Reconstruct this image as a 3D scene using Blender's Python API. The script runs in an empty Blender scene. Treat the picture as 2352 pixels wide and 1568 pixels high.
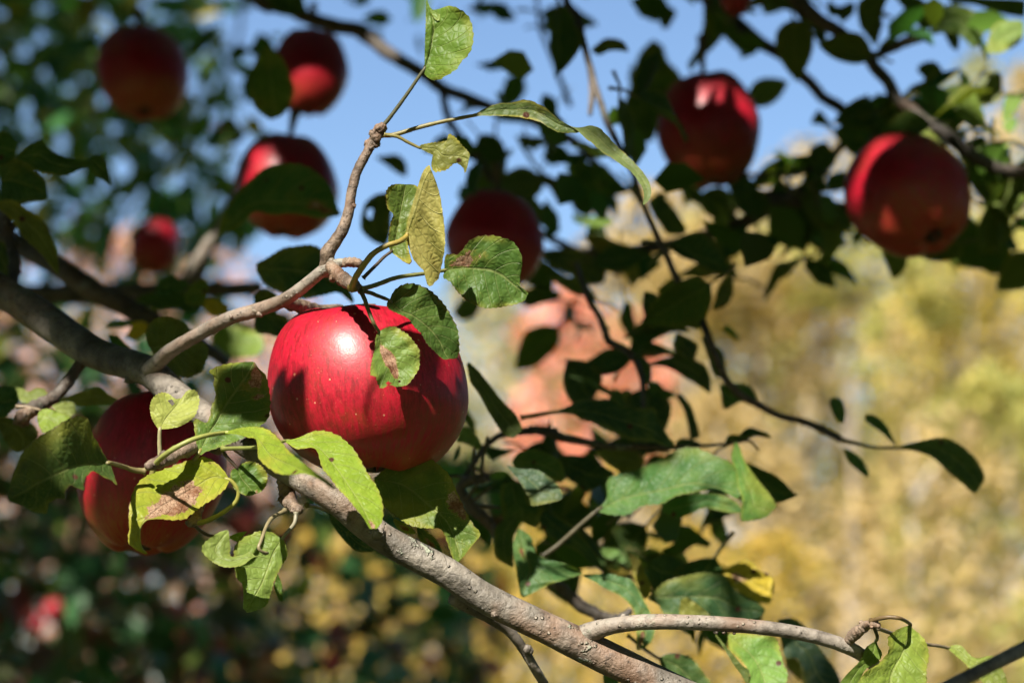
import bpy, bmesh, math, random
import numpy as np
from mathutils import Vector, Matrix, noise

random.seed(7)
rng = np.random.default_rng(7)
scene = bpy.context.scene
COL = scene.collection

# ------------------------------------------------------------------ camera
PITCH = math.radians(10.0)
CAM = Vector((0.0, 0.0, 1.60))
FWD = Vector((0, math.cos(PITCH), math.sin(PITCH)))
UP = Vector((0, -math.sin(PITCH), math.cos(PITCH)))
RIGHT = Vector((1, 0, 0))
cd = bpy.data.cameras.new('camera')
cd.sensor_width = 22.3
cd.lens = 50.0
cd.clip_start = 0.02
cd.clip_end = 2000.0
cd.dof.use_dof = True
cd.dof.focus_distance = 0.805
cd.dof.aperture_fstop = 6.0
cd.dof.aperture_blades = 8
cam = bpy.data.objects.new('camera', cd)
COL.objects.link(cam)
cam.location = CAM
cam.rotation_euler = (math.pi / 2 + PITCH, 0, 0)
scene.camera = cam

# ------------------------------------------------------------------ light
S_CAM = Vector((-0.27, 0.79, 0.54)).normalized()          # towards the sun, camera axes
SUN = (RIGHT * S_CAM.x + UP * S_CAM.y - FWD * S_CAM.z).normalized()
elev = math.asin(SUN.z)
azim = math.atan2(SUN.x, SUN.y)
sd = bpy.data.lights.new('sun', 'SUN')
sd.energy = 5.0
sd.angle = math.radians(0.53)
sd.color = (1.0, 0.93, 0.82)
sun = bpy.data.objects.new('sun', sd)
COL.objects.link(sun)
sun.rotation_euler = SUN.to_track_quat('Z', 'Y').to_euler()
w = bpy.data.worlds.new('World')
scene.world = w
w.use_nodes = True
nt = w.node_tree
bg = nt.nodes['Background']
sky = nt.nodes.new('ShaderNodeTexSky')
sky.sky_type = 'NISHITA'
sky.sun_disc = False
sky.sun_elevation = elev
sky.sun_rotation = azim
sky.air_density = 1.0
sky.dust_density = 0.6
sky.ozone_density = 4.0
nt.links.new(sky.outputs[0], bg.inputs[0])
bg.inputs[1].default_value = 0.074
vs = scene.view_settings
vs.view_transform = 'Standard'
vs.look = 'None'
vs.exposure = 1.18
vs.gamma = 1.0
vs.use_curve_mapping = False
scene.cycles.max_bounces = 5
scene.cycles.diffuse_bounces = 3
scene.cycles.transmission_bounces = 3
scene.cycles.glossy_bounces = 2
scene.cycles.use_adaptive_sampling = True
scene.cycles.adaptive_threshold = 0.03
scene.cycles.transparent_max_bounces = 4
scene.cycles.use_denoising = True

# ------------------------------------------------------------------ helpers
PXM = 22.3 / 50.0 / 2352.0          # metres per photo pixel (2352 wide) per metre of distance

def P(u, v, d):
    return CAM + RIGHT * ((u - 1176) * PXM * d) - UP * ((v - 784) * PXM * d) + FWD * d

def project(p):
    q = p - CAM
    d = q.dot(FWD)
    if abs(d) < 1e-6:
        d = 1e-6
    return 1176 + q.dot(RIGHT) / d / PXM, 784 - q.dot(UP) / d / PXM, d

# crops of the photo in which outlines were read: offset and scale into 2352-wide coordinates
TILE = {'V': (0, 0, 1), 'A': (0, 784, .25), 'B': (294, 980, .25), 'C': (588, 784, .25), 'D': (588, 392, .25),
        'E': (1176, 784, .25), 'F': (980, 1078, .25), 'G': (1372, 1176, .25), 'H': (1764, 1176, .25),
        'I': (0, 392, .25), 'J': (1176, 392, .25), 'K': (1176, 0, .25), 'L': (1764, 0, .25), 'M': (1764, 392, .25),
        'N': (588, 0, .25), 'T': (0, 0, .34786), 'S': (1548.1, 0, .34786)}

def pts(tile, s):
    ox, oy, k = TILE[tile]
    out = []
    for tok in s.split():
        a = [float(c) for c in tok.split(',')]
        out.append([ox + a[0] * k, oy + a[1] * k] + a[2:])
    return np.array(out)

def spline(p, n, dim=None):
    """Catmull-Rom through p, resampled to n points by arc length (first two columns)."""
    p = np.asarray(p, float)
    if len(p) == 1:
        return np.repeat(p, n, 0)
    q = np.vstack([2 * p[0] - p[1], p, 2 * p[-1] - p[-2]])
    dense = []
    m = 10
    for i in range(1, len(q) - 2):
        a, b, c, d = q[i - 1], q[i], q[i + 1], q[i + 2]
        for k in range(m):
            t = k / m
            dense.append(.5 * (2 * b + (c - a) * t + (2 * a - 5 * b + 4 * c - d) * t * t + (3 * b - a - 3 * c + d) * t ** 3))
    dense.append(q[-2])
    dense = np.array(dense)
    seg = np.linalg.norm(np.diff(dense[:, :dim or 2], axis=0), axis=1)
    s = np.concatenate([[0], np.cumsum(seg)])
    if s[-1] < 1e-9:
        return np.repeat(p[:1], n, 0)
    s /= s[-1]
    x = np.linspace(0, 1, n)
    return np.stack([np.interp(x, s, dense[:, j]) for j in range(dense.shape[1])], 1)

WLOC = {}

def link(o, parent=None, loc=None):
    COL.objects.link(o)
    loc = Vector(loc) if loc is not None else Vector((0, 0, 0))
    o.location = loc
    WLOC[o.name] = loc
    if parent is not None:
        o.parent = parent
        o.matrix_parent_inverse = Matrix.Translation(-WLOC[parent.name])
    return o

def empty(name, loc, label, cat, group=None):
    o = bpy.data.objects.new(name, None)
    o.empty_display_size = .1
    link(o, None, loc)
    return tag(o, label, cat, group)

def tag(o, label, cat, group=None):
    o['label'] = label
    o['category'] = cat
    if group:
        o['group'] = group
    return o

def mesh_from(name, V, F, mats, smooth=True, uv=None, mat_idx=None):
    me = bpy.data.meshes.new(name)
    me.from_pydata([tuple(v) for v in V], [], F)
    for m in mats:
        me.materials.append(m)
    if smooth:
        me.polygons.foreach_set('use_smooth', [True] * len(me.polygons))
    if uv is not None:
        l = me.uv_layers.new(name='UVMap')
        idx = np.zeros(len(me.loops), np.int32)
        me.loops.foreach_get('vertex_index', idx)
        l.data.foreach_set('uv', np.asarray(uv, np.float32)[idx].ravel())
    if mat_idx is not None:
        me.polygons.foreach_set('material_index', mat_idx)
    me.update()
    return me

# ------------------------------------------------------------------ materials
class NT:
    def __init__(self, name):
        self.m = bpy.data.materials.new(name)
        self.m.use_nodes = True
        self.t = self.m.node_tree
        self.t.nodes.clear()
        self.out = self.t.nodes.new('ShaderNodeOutputMaterial')

    def n(self, typ, props=None, **inp):
        nd = self.t.nodes.new('ShaderNode' + typ)
        for k, v in (props or {}).items():
            setattr(nd, k, v)
        for k, v in inp.items():
            self.put(nd, k, v)
        return nd

    def put(self, nd, k, v):
        key = int(k[1:]) if k[0] == 'i' and k[1:].isdigit() else k.replace('_', ' ')
        s = nd.inputs[key]
        if isinstance(v, bpy.types.NodeSocket):
            self.t.links.new(v, s)
        elif isinstance(v, bpy.types.Node):
            self.t.links.new(v.outputs[0], s)
        else:
            s.default_value = v

    def math(self, op, a, b=None, c=None, clamp=False):
        nd = self.n('Math', {'operation': op, 'use_clamp': clamp}, i0=a)
        if b is not None:
            self.put(nd, 'i1', b)
        if c is not None:
            self.put(nd, 'i2', c)
        return nd.outputs[0]

    def ramp(self, x, lo, hi, to0=0.0, to1=1.0):
        nd = self.n('MapRange', {'interpolation_type': 'SMOOTHSTEP'}, i0=x, i1=lo, i2=hi, i3=to0, i4=to1)
        return nd.outputs[0]

    def mix(self, f, a, b, blend='MIX'):
        nd = self.t.nodes.new('ShaderNodeMix')
        nd.data_type = 'RGBA'
        nd.blend_type = blend
        for i, v in ((0, f), (6, a), (7, b)):
            s = nd.inputs[i]
            if isinstance(v, bpy.types.NodeSocket):
                self.t.links.new(v, s)
            elif isinstance(v, (int, float)) and i != 0:
                s.default_value = (v, v, v, 1)
            else:
                s.default_value = v if i == 0 or len(v) == 4 else (*v, 1)
        return nd.outputs[2]

    def noise(self, vec, scale, detail=3, rough=.5, dist=0.0):
        nd = self.n('TexNoise', None, Vector=vec, Scale=scale, Detail=detail, Roughness=rough, Distortion=dist)
        return nd.outputs[0]

    def attr(self, name, typ='OBJECT'):
        return self.n('Attribute', {'attribute_type': typ, 'attribute_name': name})

def leaf_material(name, hero):
    k = NT(name)
    tc = k.n('TexCoord')
    geo = k.n('NewGeometry')
    if hero:
        base = k.n('ObjectInfo').outputs['Color']
        rnd = k.n('ObjectInfo').outputs['Random']
        sep = k.n('SeparateXYZ', None, i0=tc.outputs['UV'])
        t = sep.outputs[0]
        s = k.math('ABSOLUTE', k.math('MULTIPLY_ADD', sep.outputs[1], 2.0, -1.0))
        vec = k.n('VectorMath', {'operation': 'MULTIPLY_ADD'}, i0=tc.outputs['Object'], i1=(1, 1, 1))
        comb = k.n('CombineXYZ', None, i0=k.math('MULTIPLY', rnd, 3.0), i1=rnd, i2=rnd)
        k.put(vec, 'i2', comb.outputs[0])
        vec = vec.outputs[0]
        # veins
        wob = k.math('MULTIPLY', k.math('SUBTRACT', k.noise(vec, 60, 2), .5), .5)
        ph = k.math('ADD', k.math('SUBTRACT', k.math('MULTIPLY', t, 8.5), k.math('MULTIPLY', s, 1.9)), wob)
        fr = k.math('ABSOLUTE', k.math('SUBTRACT', k.math('FRACT', ph), .5))
        side = k.math('MULTIPLY', k.ramp(fr, .0, .05, 1, 0), k.ramp(s, .85, 1.0, 1, .2))
        mid = k.ramp(s, .015, .06, 1, 0)
        vein = k.math('MAXIMUM', side, mid)
        net = k.n('TexVoronoi', {'feature': 'DISTANCE_TO_EDGE'}, Vector=vec, Scale=420.0).outputs[0]
        netm = k.ramp(net, .0, .12, 1, 0)
        mott = k.noise(vec, 90, 4, .6)
        big = k.noise(vec, 28, 3, .6)
        c = k.mix(k.ramp(mott, .3, .75), k.mix(.45, base, (.0, .0, .0)), k.mix(.3, base, (.30, .34, .06)))
        c = k.mix(.5, base, c)
        dmg = k.attr('damage').outputs['Fac']
        # yellowing from the edge and in blotches
        yel = k.math('MULTIPLY', k.ramp(k.math('ADD', big, k.math('MULTIPLY', k.ramp(s, .6, 1.0), .15)), .52, .72), k.math('MULTIPLY', dmg, .8), clamp=True)
        c = k.mix(yel, c, (.38, .34, .05))
        c = k.mix(k.math('MULTIPLY', vein, .35), c, (.34, .36, .14))
        c = k.mix(k.math('MULTIPLY', netm, .10), c, (.02, .05, .01))
        # pale stippling (leafhopper marks)
        st = k.n('TexVoronoi', None, Vector=vec, Scale=900.0).outputs[0]
        stm = k.math('MULTIPLY', k.ramp(st, .12, .3, 1, 0), k.ramp(k.noise(vec, 45, 2), .48, .62))
        c = k.mix(k.math('MULTIPLY', stm, .35), c, (.45, .45, .12))
        # small brown specks
        sp = k.n('TexVoronoi', None, Vector=vec, Scale=130.0)
        spr = k.n('SeparateColor', None, i0=sp.outputs[1]).outputs[0]
        spm = k.math('MULTIPLY', k.ramp(sp.outputs[0], .13, .2, 1, 0), k.math('LESS_THAN', spr, k.math('MULTIPLY', dmg, .4)))
        c = k.mix(spm, c, (.075, .03, .018))
        # eaten brown patch
        dt = k.math('SUBTRACT', t, k.attr('spot_t').outputs['Fac'])
        ss = k.math('SUBTRACT', k.math('MULTIPLY_ADD', sep.outputs[1], 2.0, -1.0), k.attr('spot_s').outputs['Fac'])
        rr = k.math('SQRT', k.math('ADD', k.math('MULTIPLY', dt, dt), k.math('MULTIPLY', k.math('MULTIPLY', ss, ss), k.attr('spot_w').outputs['Fac'])))
        rr = k.math('ADD', rr, k.math('MULTIPLY', k.math('SUBTRACT', k.noise(vec, 150, 5, .7), .5), .5))
        spot = k.math('LESS_THAN', rr, k.attr('spot_r').outputs['Fac'])
        crack = k.ramp(k.n('TexVoronoi', {'feature': 'DISTANCE_TO_EDGE'}, Vector=vec, Scale=620.0).outputs[0], .0, .07)
        brown = k.mix(crack, (.12, .05, .025), k.mix(k.ramp(k.noise(vec, 120, 4, .7), .35, .65), (.20, .09, .045), (.46, .31, .21)))
        halo = k.ramp(k.math('SUBTRACT', rr, k.attr('spot_r').outputs['Fac']), .0, .07, 1, 0)
        c = k.mix(k.math('MULTIPLY', halo, .45), c, (.30, .26, .05))
        c = k.mix(spot, c, brown)
        edge = k.math('MULTIPLY', k.ramp(s, .955, .985), k.ramp(k.noise(vec, 110, 2), .40, .55))
        c = k.mix(k.math('MULTIPLY', edge, dmg), c, (.10, .035, .03))
        hgt = k.math('ADD', k.math('MULTIPLY', vein, -1.0), k.math('ADD', k.math('MULTIPLY', k.ramp(net, 0, .3), .35), k.math('MULTIPLY', mott, .5)))
        hgt = k.math('ADD', hgt, k.math('MULTIPLY', big, 1.6))
        bump = k.n('Bump', None, Strength=.55, Distance=.0007, Height=hgt).outputs[0]
        rough = k.math('ADD', k.math('MULTIPLY', mott, .25), k.math('MULTIPLY', spot, .3))
        rough = k.math('ADD', rough, .33)
    else:
        base = k.attr('tint', 'GEOMETRY').outputs['Color']
        c = base
        bump = None
        rough = .42
    back = k.mix(.55, c, k.mix(1.0, c, (1.5, 1.35, 1.3), 'MULTIPLY'))
    back = k.mix(.2, back, (.28, .33, .13))
    c2 = k.mix(geo.outputs['Backfacing'], c, back) if hero else c
    pr = k.n('BsdfPrincipled', None, i0=c2, Roughness=rough, IOR=1.42)
    pr.inputs['Specular IOR Level'].default_value = .26
    tr = k.n('BsdfTranslucent', None, i0=k.mix(1.0, c2, (1.25, 1.35, .45), 'MULTIPLY'))
    if bump is not None:
        k.put(pr, 'Normal', bump)
        k.put(tr, 'Normal', bump)
    mx = k.n('MixShader', None, i0=.34, i1=pr.outputs[0], i2=tr.outputs[0])
    k.put(k.out, 'i0', mx.outputs[0])
    return k.m

def bark_material(name, dark, light, lichen, scale=1.0, rust=0.0, bumpd=.0008):
    k = NT(name)
    tc = k.n('TexCoord')
    v = tc.outputs['Object']
    n1 = k.noise(v, 55 * scale, 5, .6)
    n2 = k.noise(v, 260 * scale, 4, .65)
    n3 = k.noise(v, 22 * scale, 3, .6, .4)
    c = k.mix(k.ramp(n1, .32, .68), dark, light)
    c = k.mix(k.math('MULTIPLY', k.ramp(n3, .50, .66), rust), c, (.24, .105, .045))
    c = k.mix(k.math('MULTIPLY', k.ramp(n2, .5, .7), .55), c, tuple(x * .4 for x in dark))
    li = k.math('MULTIPLY', k.ramp(k.noise(v, 48 * scale, 5, .7), .60, .66), lichen)
    c = k.mix(k.math('MULTIPLY', li, k.ramp(n2, .40, .56)), c, (.27, .29, .22))
    vo = k.n('TexVoronoi', None, Vector=v, Scale=430.0 * scale)
    vr = k.n('SeparateColor', None, i0=vo.outputs[1]).outputs[0]
    dots = k.math('MULTIPLY', k.ramp(vo.outputs[0], .16, .34, 1, 0), k.math('LESS_THAN', vr, .16))
    c = k.mix(k.math('MULTIPLY', k.math('MULTIPLY', dots, k.ramp(n3, .4, .6)), .6), c, (.42, .37, .29))
    ck = k.n('TexVoronoi', {'feature': 'DISTANCE_TO_EDGE'}, Vector=k.n('VectorMath', {'operation': 'ADD'}, i0=v, i1=k.n('VectorMath', {'operation': 'SCALE'}, i0=k.n('TexNoise', None, Vector=v, Scale=90 * scale, Detail=3).outputs[1], Scale=.012).outputs[0]).outputs[0], Scale=130.0 * scale).outputs[0]
    crk = k.math('MULTIPLY', k.ramp(ck, .0, .07, 1, 0), k.ramp(n1, .42, .6))
    c = k.mix(k.math('MULTIPLY', crk, .22), c, tuple(x * .5 for x in dark))
    vo2 = k.n('TexVoronoi', None, Vector=v, Scale=500.0 * scale)
    vr2 = k.n('SeparateColor', None, i0=vo2.outputs[1]).outputs[0]
    dk = k.math('MULTIPLY', k.ramp(vo2.outputs[0], .12, .3, 1, 0), k.math('LESS_THAN', vr2, .16))
    c = k.mix(k.math('MULTIPLY', dk, .8), c, (.018, .013, .01))
    h = k.math('ADD', k.math('MULTIPLY', n2, .7), k.math('ADD', k.math('MULTIPLY', n1, 1.0), k.math('ADD', k.math('MULTIPLY', dots, .8), k.math('SUBTRACT', k.math('MULTIPLY', li, .5), k.math('MULTIPLY', crk, .06)))))
    bump = k.n('Bump', None, Strength=1.0, Distance=bumpd, Height=h)
    pr = k.n('BsdfPrincipled', None, i0=c, Roughness=k.math('MULTIPLY_ADD', n2, .3, .42), Normal=bump.outputs[0])
    pr.inputs['Specular IOR Level'].default_value = .4
    k.put(k.out, 'i0', pr.outputs[0])
    return k.m

def apple_material(name):
    k = NT(name)
    tc = k.n('TexCoord')
    o = k.n('VectorMath', {'operation': 'MULTIPLY'}, i0=tc.outputs['Object'], i1=(27, 27, 27)).outputs[0]
    rnd = k.n('ObjectInfo').outputs['Random']
    off = k.n('CombineXYZ', None, i0=k.math('MULTIPLY', rnd, 9.0), i1=k.math('MULTIPLY', rnd, 5.0), i2=rnd).outputs[0]
    ov = k.n('VectorMath', {'operation': 'ADD'}, i0=o, i1=off).outputs[0]
    sep = k.n('SeparateXYZ', None, i0=o)
    stre = k.n('VectorMath', {'operation': 'NORMALIZE'}, i0=k.n('VectorMath', {'operation': 'MULTIPLY'}, i0=o, i1=(1, 1, .001)).outputs[0]).outputs[0]
    stv = k.n('VectorMath', {'operation': 'ADD'}, i0=stre, i1=k.n('CombineXYZ', None, i2=k.math('MULTIPLY', sep.outputs[2], .34)).outputs[0]).outputs[0]
    stv = k.n('VectorMath', {'operation': 'ADD'}, i0=stv, i1=off).outputs[0]
    s1 = k.noise(stv, 26, 4, .62)
    s2 = k.noise(stv, 70, 3, .6)
    soft = k.noise(ov, 1.4, 3, .5)
    bl = k.attr('blush').outputs['Fac']          # 0 = deep red all over, 1 = much yellow ground
    red = k.mix(k.ramp(s1, .35, .7), (.42, .003, .022), (.20, .0015, .008))
    red = k.mix(k.math('MULTIPLY', k.ramp(s2, .54, .72), .5), red, (.13, .003, .007))
    red = k.mix(k.math('MULTIPLY', k.ramp(k.noise(stv, 80, 4, .7), .58, .76), .5), red, (.58, .12, .06))
    red = k.mix(k.math('MULTIPLY', k.ramp(k.noise(ov, 3.2, 4, .6), .45, .75), .45), red, (.17, .003, .008))
    ground = k.mix(soft, (.46, .17, .03), (.36, .06, .018))
    low = k.ramp(k.math('ADD', sep.outputs[2], k.math('MULTIPLY', k.math('SUBTRACT', soft, .5), .9)), -.85, -.2, 1, 0)
    g = k.math('ADD', k.math('MULTIPLY', low, k.math('MULTIPLY_ADD', bl, 1.0, .15)), k.math('MULTIPLY', k.ramp(soft, .5, .8), k.math('MULTIPLY', bl, .5)))
    g = k.math('MULTIPLY', g, k.ramp(s1, .30, .62), clamp=True)
    c = k.mix(g, red, ground)
    vo = k.n('TexVoronoi', None, Vector=ov, Scale=9.5)
    vr = k.n('SeparateColor', None, i0=vo.outputs[1]).outputs
    rad = k.math('MULTIPLY_ADD', k.math('POWER', vr[1], 2.5), .105, .034)
    dot = k.math('MULTIPLY', k.math('LESS_THAN', k.math('SUBTRACT', vo.outputs[0], rad), 0.0), k.math('GREATER_THAN', vr[0], .08))
    c = k.mix(k.math('MULTIPLY', dot, .62), c, (.64, .32, .18))
    vo3 = k.n('TexVoronoi', None, Vector=ov, Scale=17.0)
    dot3 = k.math('LESS_THAN', vo3.outputs[0], .075)
    c = k.mix(k.math('MULTIPLY', dot3, .4), c, (.55, .22, .12))
    spk = k.ramp(k.noise(ov, 34, 3, .75), .58, .72)
    c = k.mix(k.math('MULTIPLY', spk, .12), c, (.60, .16, .14))
    bls = k.math('MULTIPLY', k.ramp(k.noise(ov, 2.2, 3, .6), .66, .72), k.attr('scab').outputs['Fac'])
    c = k.mix(bls, c, (.03, .018, .012))
    fine = k.noise(ov, 60, 3, .6)
    bump = k.n('Bump', None, Strength=.22, Distance=.0004, Height=k.math('ADD', k.math('MULTIPLY', fine, .6), k.math('ADD', k.math('MULTIPLY', dot, .8), k.math('MULTIPLY', k.noise(ov, 7, 2), 1.5))))
    pr = k.n('BsdfPrincipled', None, i0=c, Roughness=k.math('ADD', k.math('MULTIPLY', soft, .10), k.math('MULTIPLY_ADD', fine, .14, .40)), IOR=1.42, Normal=bump.outputs[0])
    pr.inputs['Specular IOR Level'].default_value = .5
    pr.inputs['Coat Weight'].default_value = .3
    pr.inputs['Coat Roughness'].default_value = .27
    k.put(pr, 'Coat_Normal', bump.outputs[0])
    k.put(k.out, 'i0', pr.outputs[0])
    return k.m

def plain_material(name, c1, c2, scale=40, rough=.6, spec=.4):
    k = NT(name)
    tc = k.n('TexCoord')
    n = k.noise(tc.outputs['Object'], scale, 4, .6)
    c = k.mix(k.ramp(n, .3, .7), c1, c2)
    b = k.n('Bump', None, Strength=.5, Distance=.0006, Height=n)
    pr = k.n('BsdfPrincipled', None, i0=c, Roughness=rough, Normal=b.outputs[0])
    pr.inputs['Specular IOR Level'].default_value = spec
    k.put(k.out, 'i0', pr.outputs[0])
    return k.m

M_LEAF = leaf_material('leaf_blade', True)
M_MASS = leaf_material('leaf_mass', False)
M_BARK = bark_material('bark_old', (.066, .057, .046), (.25, .222, .185), 1.0, 1.0, .45, .0018)
M_SHOOT = bark_material('bark_shoot', (.105, .088, .070), (.29, .255, .215), .4, 1.2, .28, .0008)
M_SPUR = bark_material('bark_spur', (.075, .052, .038), (.27, .20, .145), .2, 2.2, .35, .001)
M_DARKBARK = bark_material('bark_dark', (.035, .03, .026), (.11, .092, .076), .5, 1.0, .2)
M_APPLE = apple_material('apple_skin')
M_STEM = plain_material('apple_stalk', (.07, .05, .025), (.16, .12, .05), 200)
M_CALYX = plain_material('dry_calyx', (.035, .025, .015), (.12, .085, .05), 300)
PET = {}
def petiole_mat(c):
    key = tuple(round(x, 2) for x in c)
    if key not in PET:
        PET[key] = plain_material('leaf_stalk', tuple(x * .7 for x in c), c, 180, .45)
    return PET[key]

# ------------------------------------------------------------------ the ground
def ground():
    n = 60
    xs = np.sign(np.linspace(-1, 1, n)) * np.abs(np.linspace(-1, 1, n)) ** 2.2 * 600
    V, F = [], []
    for j in range(n):
        for i in range(n):
            x, y = xs[i], xs[j]
            V.append((x, y, .06 * noise.noise(Vector((x * .3, y * .3, 0))) + .3 * noise.noise(Vector((x * .03, y * .03, 3)))))
    for j in range(n - 1):
        for i in range(n - 1):
            F.append((j * n + i, j * n + i + 1, (j + 1) * n + i + 1, (j + 1) * n + i))
    m = plain_material('meadow_ground', (.05, .075, .02), (.16, .13, .05), 3, .9, .1)
    o = bpy.data.objects.new('ground', mesh_from('ground', V, F, [m]))
    link(o)
    o['kind'] = 'structure'
ground()

# ------------------------------------------------------------------ tubes (branches, stalks)
def tube_arrays(C, R, sides=14, rough=.0, rings=0.0, ring_n=0, seed=0.0):
    """C: n x 3 world points, R: n radii. Returns verts, faces with closed ends."""
    n = len(C)
    C = [Vector(c) for c in C]
    V, F = [], []
    T0 = (C[1] - C[0]).normalized()
    a = T0.orthogonal().normalized()
    for i in range(n):
        T = (C[min(i + 1, n - 1)] - C[max(i - 1, 0)]).normalized()
        a = (a - T * a.dot(T)).normalized()
        b = T.cross(a)
        r = R[i]
        if ring_n:
            ph = (i / (n - 1) * ring_n) % 1.0
            r *= 1 + rings * (1 - 2 * abs(ph - .35)) * (0.7 + .6 * noise.noise(Vector((i * .3, seed, 1))))
        for j in range(sides):
            an = 2 * math.pi * j / sides
            dr = a * math.cos(an) + b * math.sin(an)
            p = C[i] + dr * r
            if rough:
                q = p * (1.0 / max(R[0], .0015)) * .8
                p = p + dr * (r * rough * (noise.noise(q) + .6 * noise.noise(q * 2.7)))
            V.append(p)
    for i in range(n - 1):
        for j in range(sides):
            F.append((i * sides + j, i * sides + (j + 1) % sides, (i + 1) * sides + (j + 1) % sides, (i + 1) * sides + j))
    V.append(C[0] - T0 * R[0] * .25)
    V.append(C[-1] + (C[-1] - C[-2]).normalized() * R[-1] * .5)
    k = len(V) - 2
    for j in range(sides):
        F.append((k, (j + 1) % sides, j))
        F.append((k + 1, (n - 1) * sides + j, (n - 1) * sides + (j + 1) % sides))
    return V, F

def lump(c, r, seed, squash=(1, 1, 1), rough=.35):
    bm = bmesh.new()
    bmesh.ops.create_icosphere(bm, subdivisions=3, radius=1)
    V = []
    for v in bm.verts:
        d = v.co.normalized()
        s = 1 + rough * noise.noise(d * 1.6 + Vector((seed, seed * 2, 0))) + rough * .6 * noise.noise(d * 4.2 + Vector((seed, 0, 7)))
        V.append(Vector(c) + Vector((d.x * squash[0], d.y * squash[1], d.z * squash[2])) * r * s)
    F = [tuple(x.index for x in f.verts) for f in bm.faces]
    bm.free()
    return V, F

def join(parts):
    V, F, I = [], [], []
    for p in parts:
        v, f = p[0], p[1]
        o = len(V)
        V += list(v)
        F += [tuple(i + o for i in x) for x in f]
        I += [p[2] if len(p) > 2 else 0] * len(f)
    return V, F, I

def px_path(tile, s, step=5.0):
    """'x,y,depth,radius_px ...' -> world centres and radii"""
    p = pts(tile, s)
    L = np.sum(np.linalg.norm(np.diff(p[:, :2], axis=0), axis=1))
    q = spline(p, max(6, int(L / step)))
    C = [P(a[0], a[1], a[2]) for a in q]
    R = [a[3] * PXM * a[2] for a in q]
    return C, R

# ------------------------------------------------------------------ the near apple tree
TREE = empty('apple_tree', (-1.9, 1.15, 0.0), 'near apple tree with lichened grey branches and torn green leaves', 'tree')

BRANCH, PATH = {}, {}
def branch(key, tile, s, mat=None, name='branch', rough=.10, step=5.0, sides=16, bumps=(), rings=0, ring_n=0, extra=(), label=None):
    C, R = px_path(tile, s, step)
    if step >= 4 and (name == 'twig' or mat is M_DARKBARK) and key not in ('limb',):
        for i in range(len(C)):                       # kinks at the nodes
            q = i * step / 42.0
            a_, b_ = math.floor(q), q - math.floor(q)
            kk = [noise.noise_vector(Vector((a_ + e, len(key) * 3.1, R[0] * 900))) for e in (0, 1)]
            C[i] = C[i] + (kk[0] * (1 - b_) + kk[1] * b_) * R[i] * .55
        bumps = tuple(bumps) + tuple((random.uniform(.05, .98), random.uniform(0, 6.28), random.uniform(.35, .6), random.uniform(.4, .9)) for _ in range(9))
    parts = [tube_arrays(C, R, sides, rough, rings, ring_n, random.random() * 9)]
    for (t, ang, size, ln) in bumps:                 # knobs standing proud of the bark
        i = min(len(C) - 2, max(1, int(t * (len(C) - 1))))
        T = (C[i + 1] - C[i - 1]).normalized()
        up = (UP - T * UP.dot(T)).normalized()
        sd_ = T.cross(up)
        dr = up * math.cos(ang) + sd_ * math.sin(ang)
        parts.append(lump(C[i] + dr * R[i] * (.75 + .3 * ln), R[i] * size, random.random() * 30))
    parts += list(extra)
    V, F, I = join(parts)
    o = bpy.data.objects.new(name, mesh_from(name, [v - C[0] for v in V], F, [mat or M_BARK], mat_idx=None))
    link(o, TREE, C[0])
    if label:
        o['label'] = label
    BRANCH[key] = o
    PATH[key] = C
    return o

GREEN = (.075, .15, .022)
DARK = (.038, .112, .036)  # leaf green with shade put into it
BLUEG = (.034, .095, .052)  # shaded leaf green, the sky's reflection put in as blue
OLIVE = (.14, .155, .03)
PALE = (.24, .30, .07)
LIME = (.17, .27, .035)
YELL = (.48, .33, .03)
NLEAF = [0]

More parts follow.
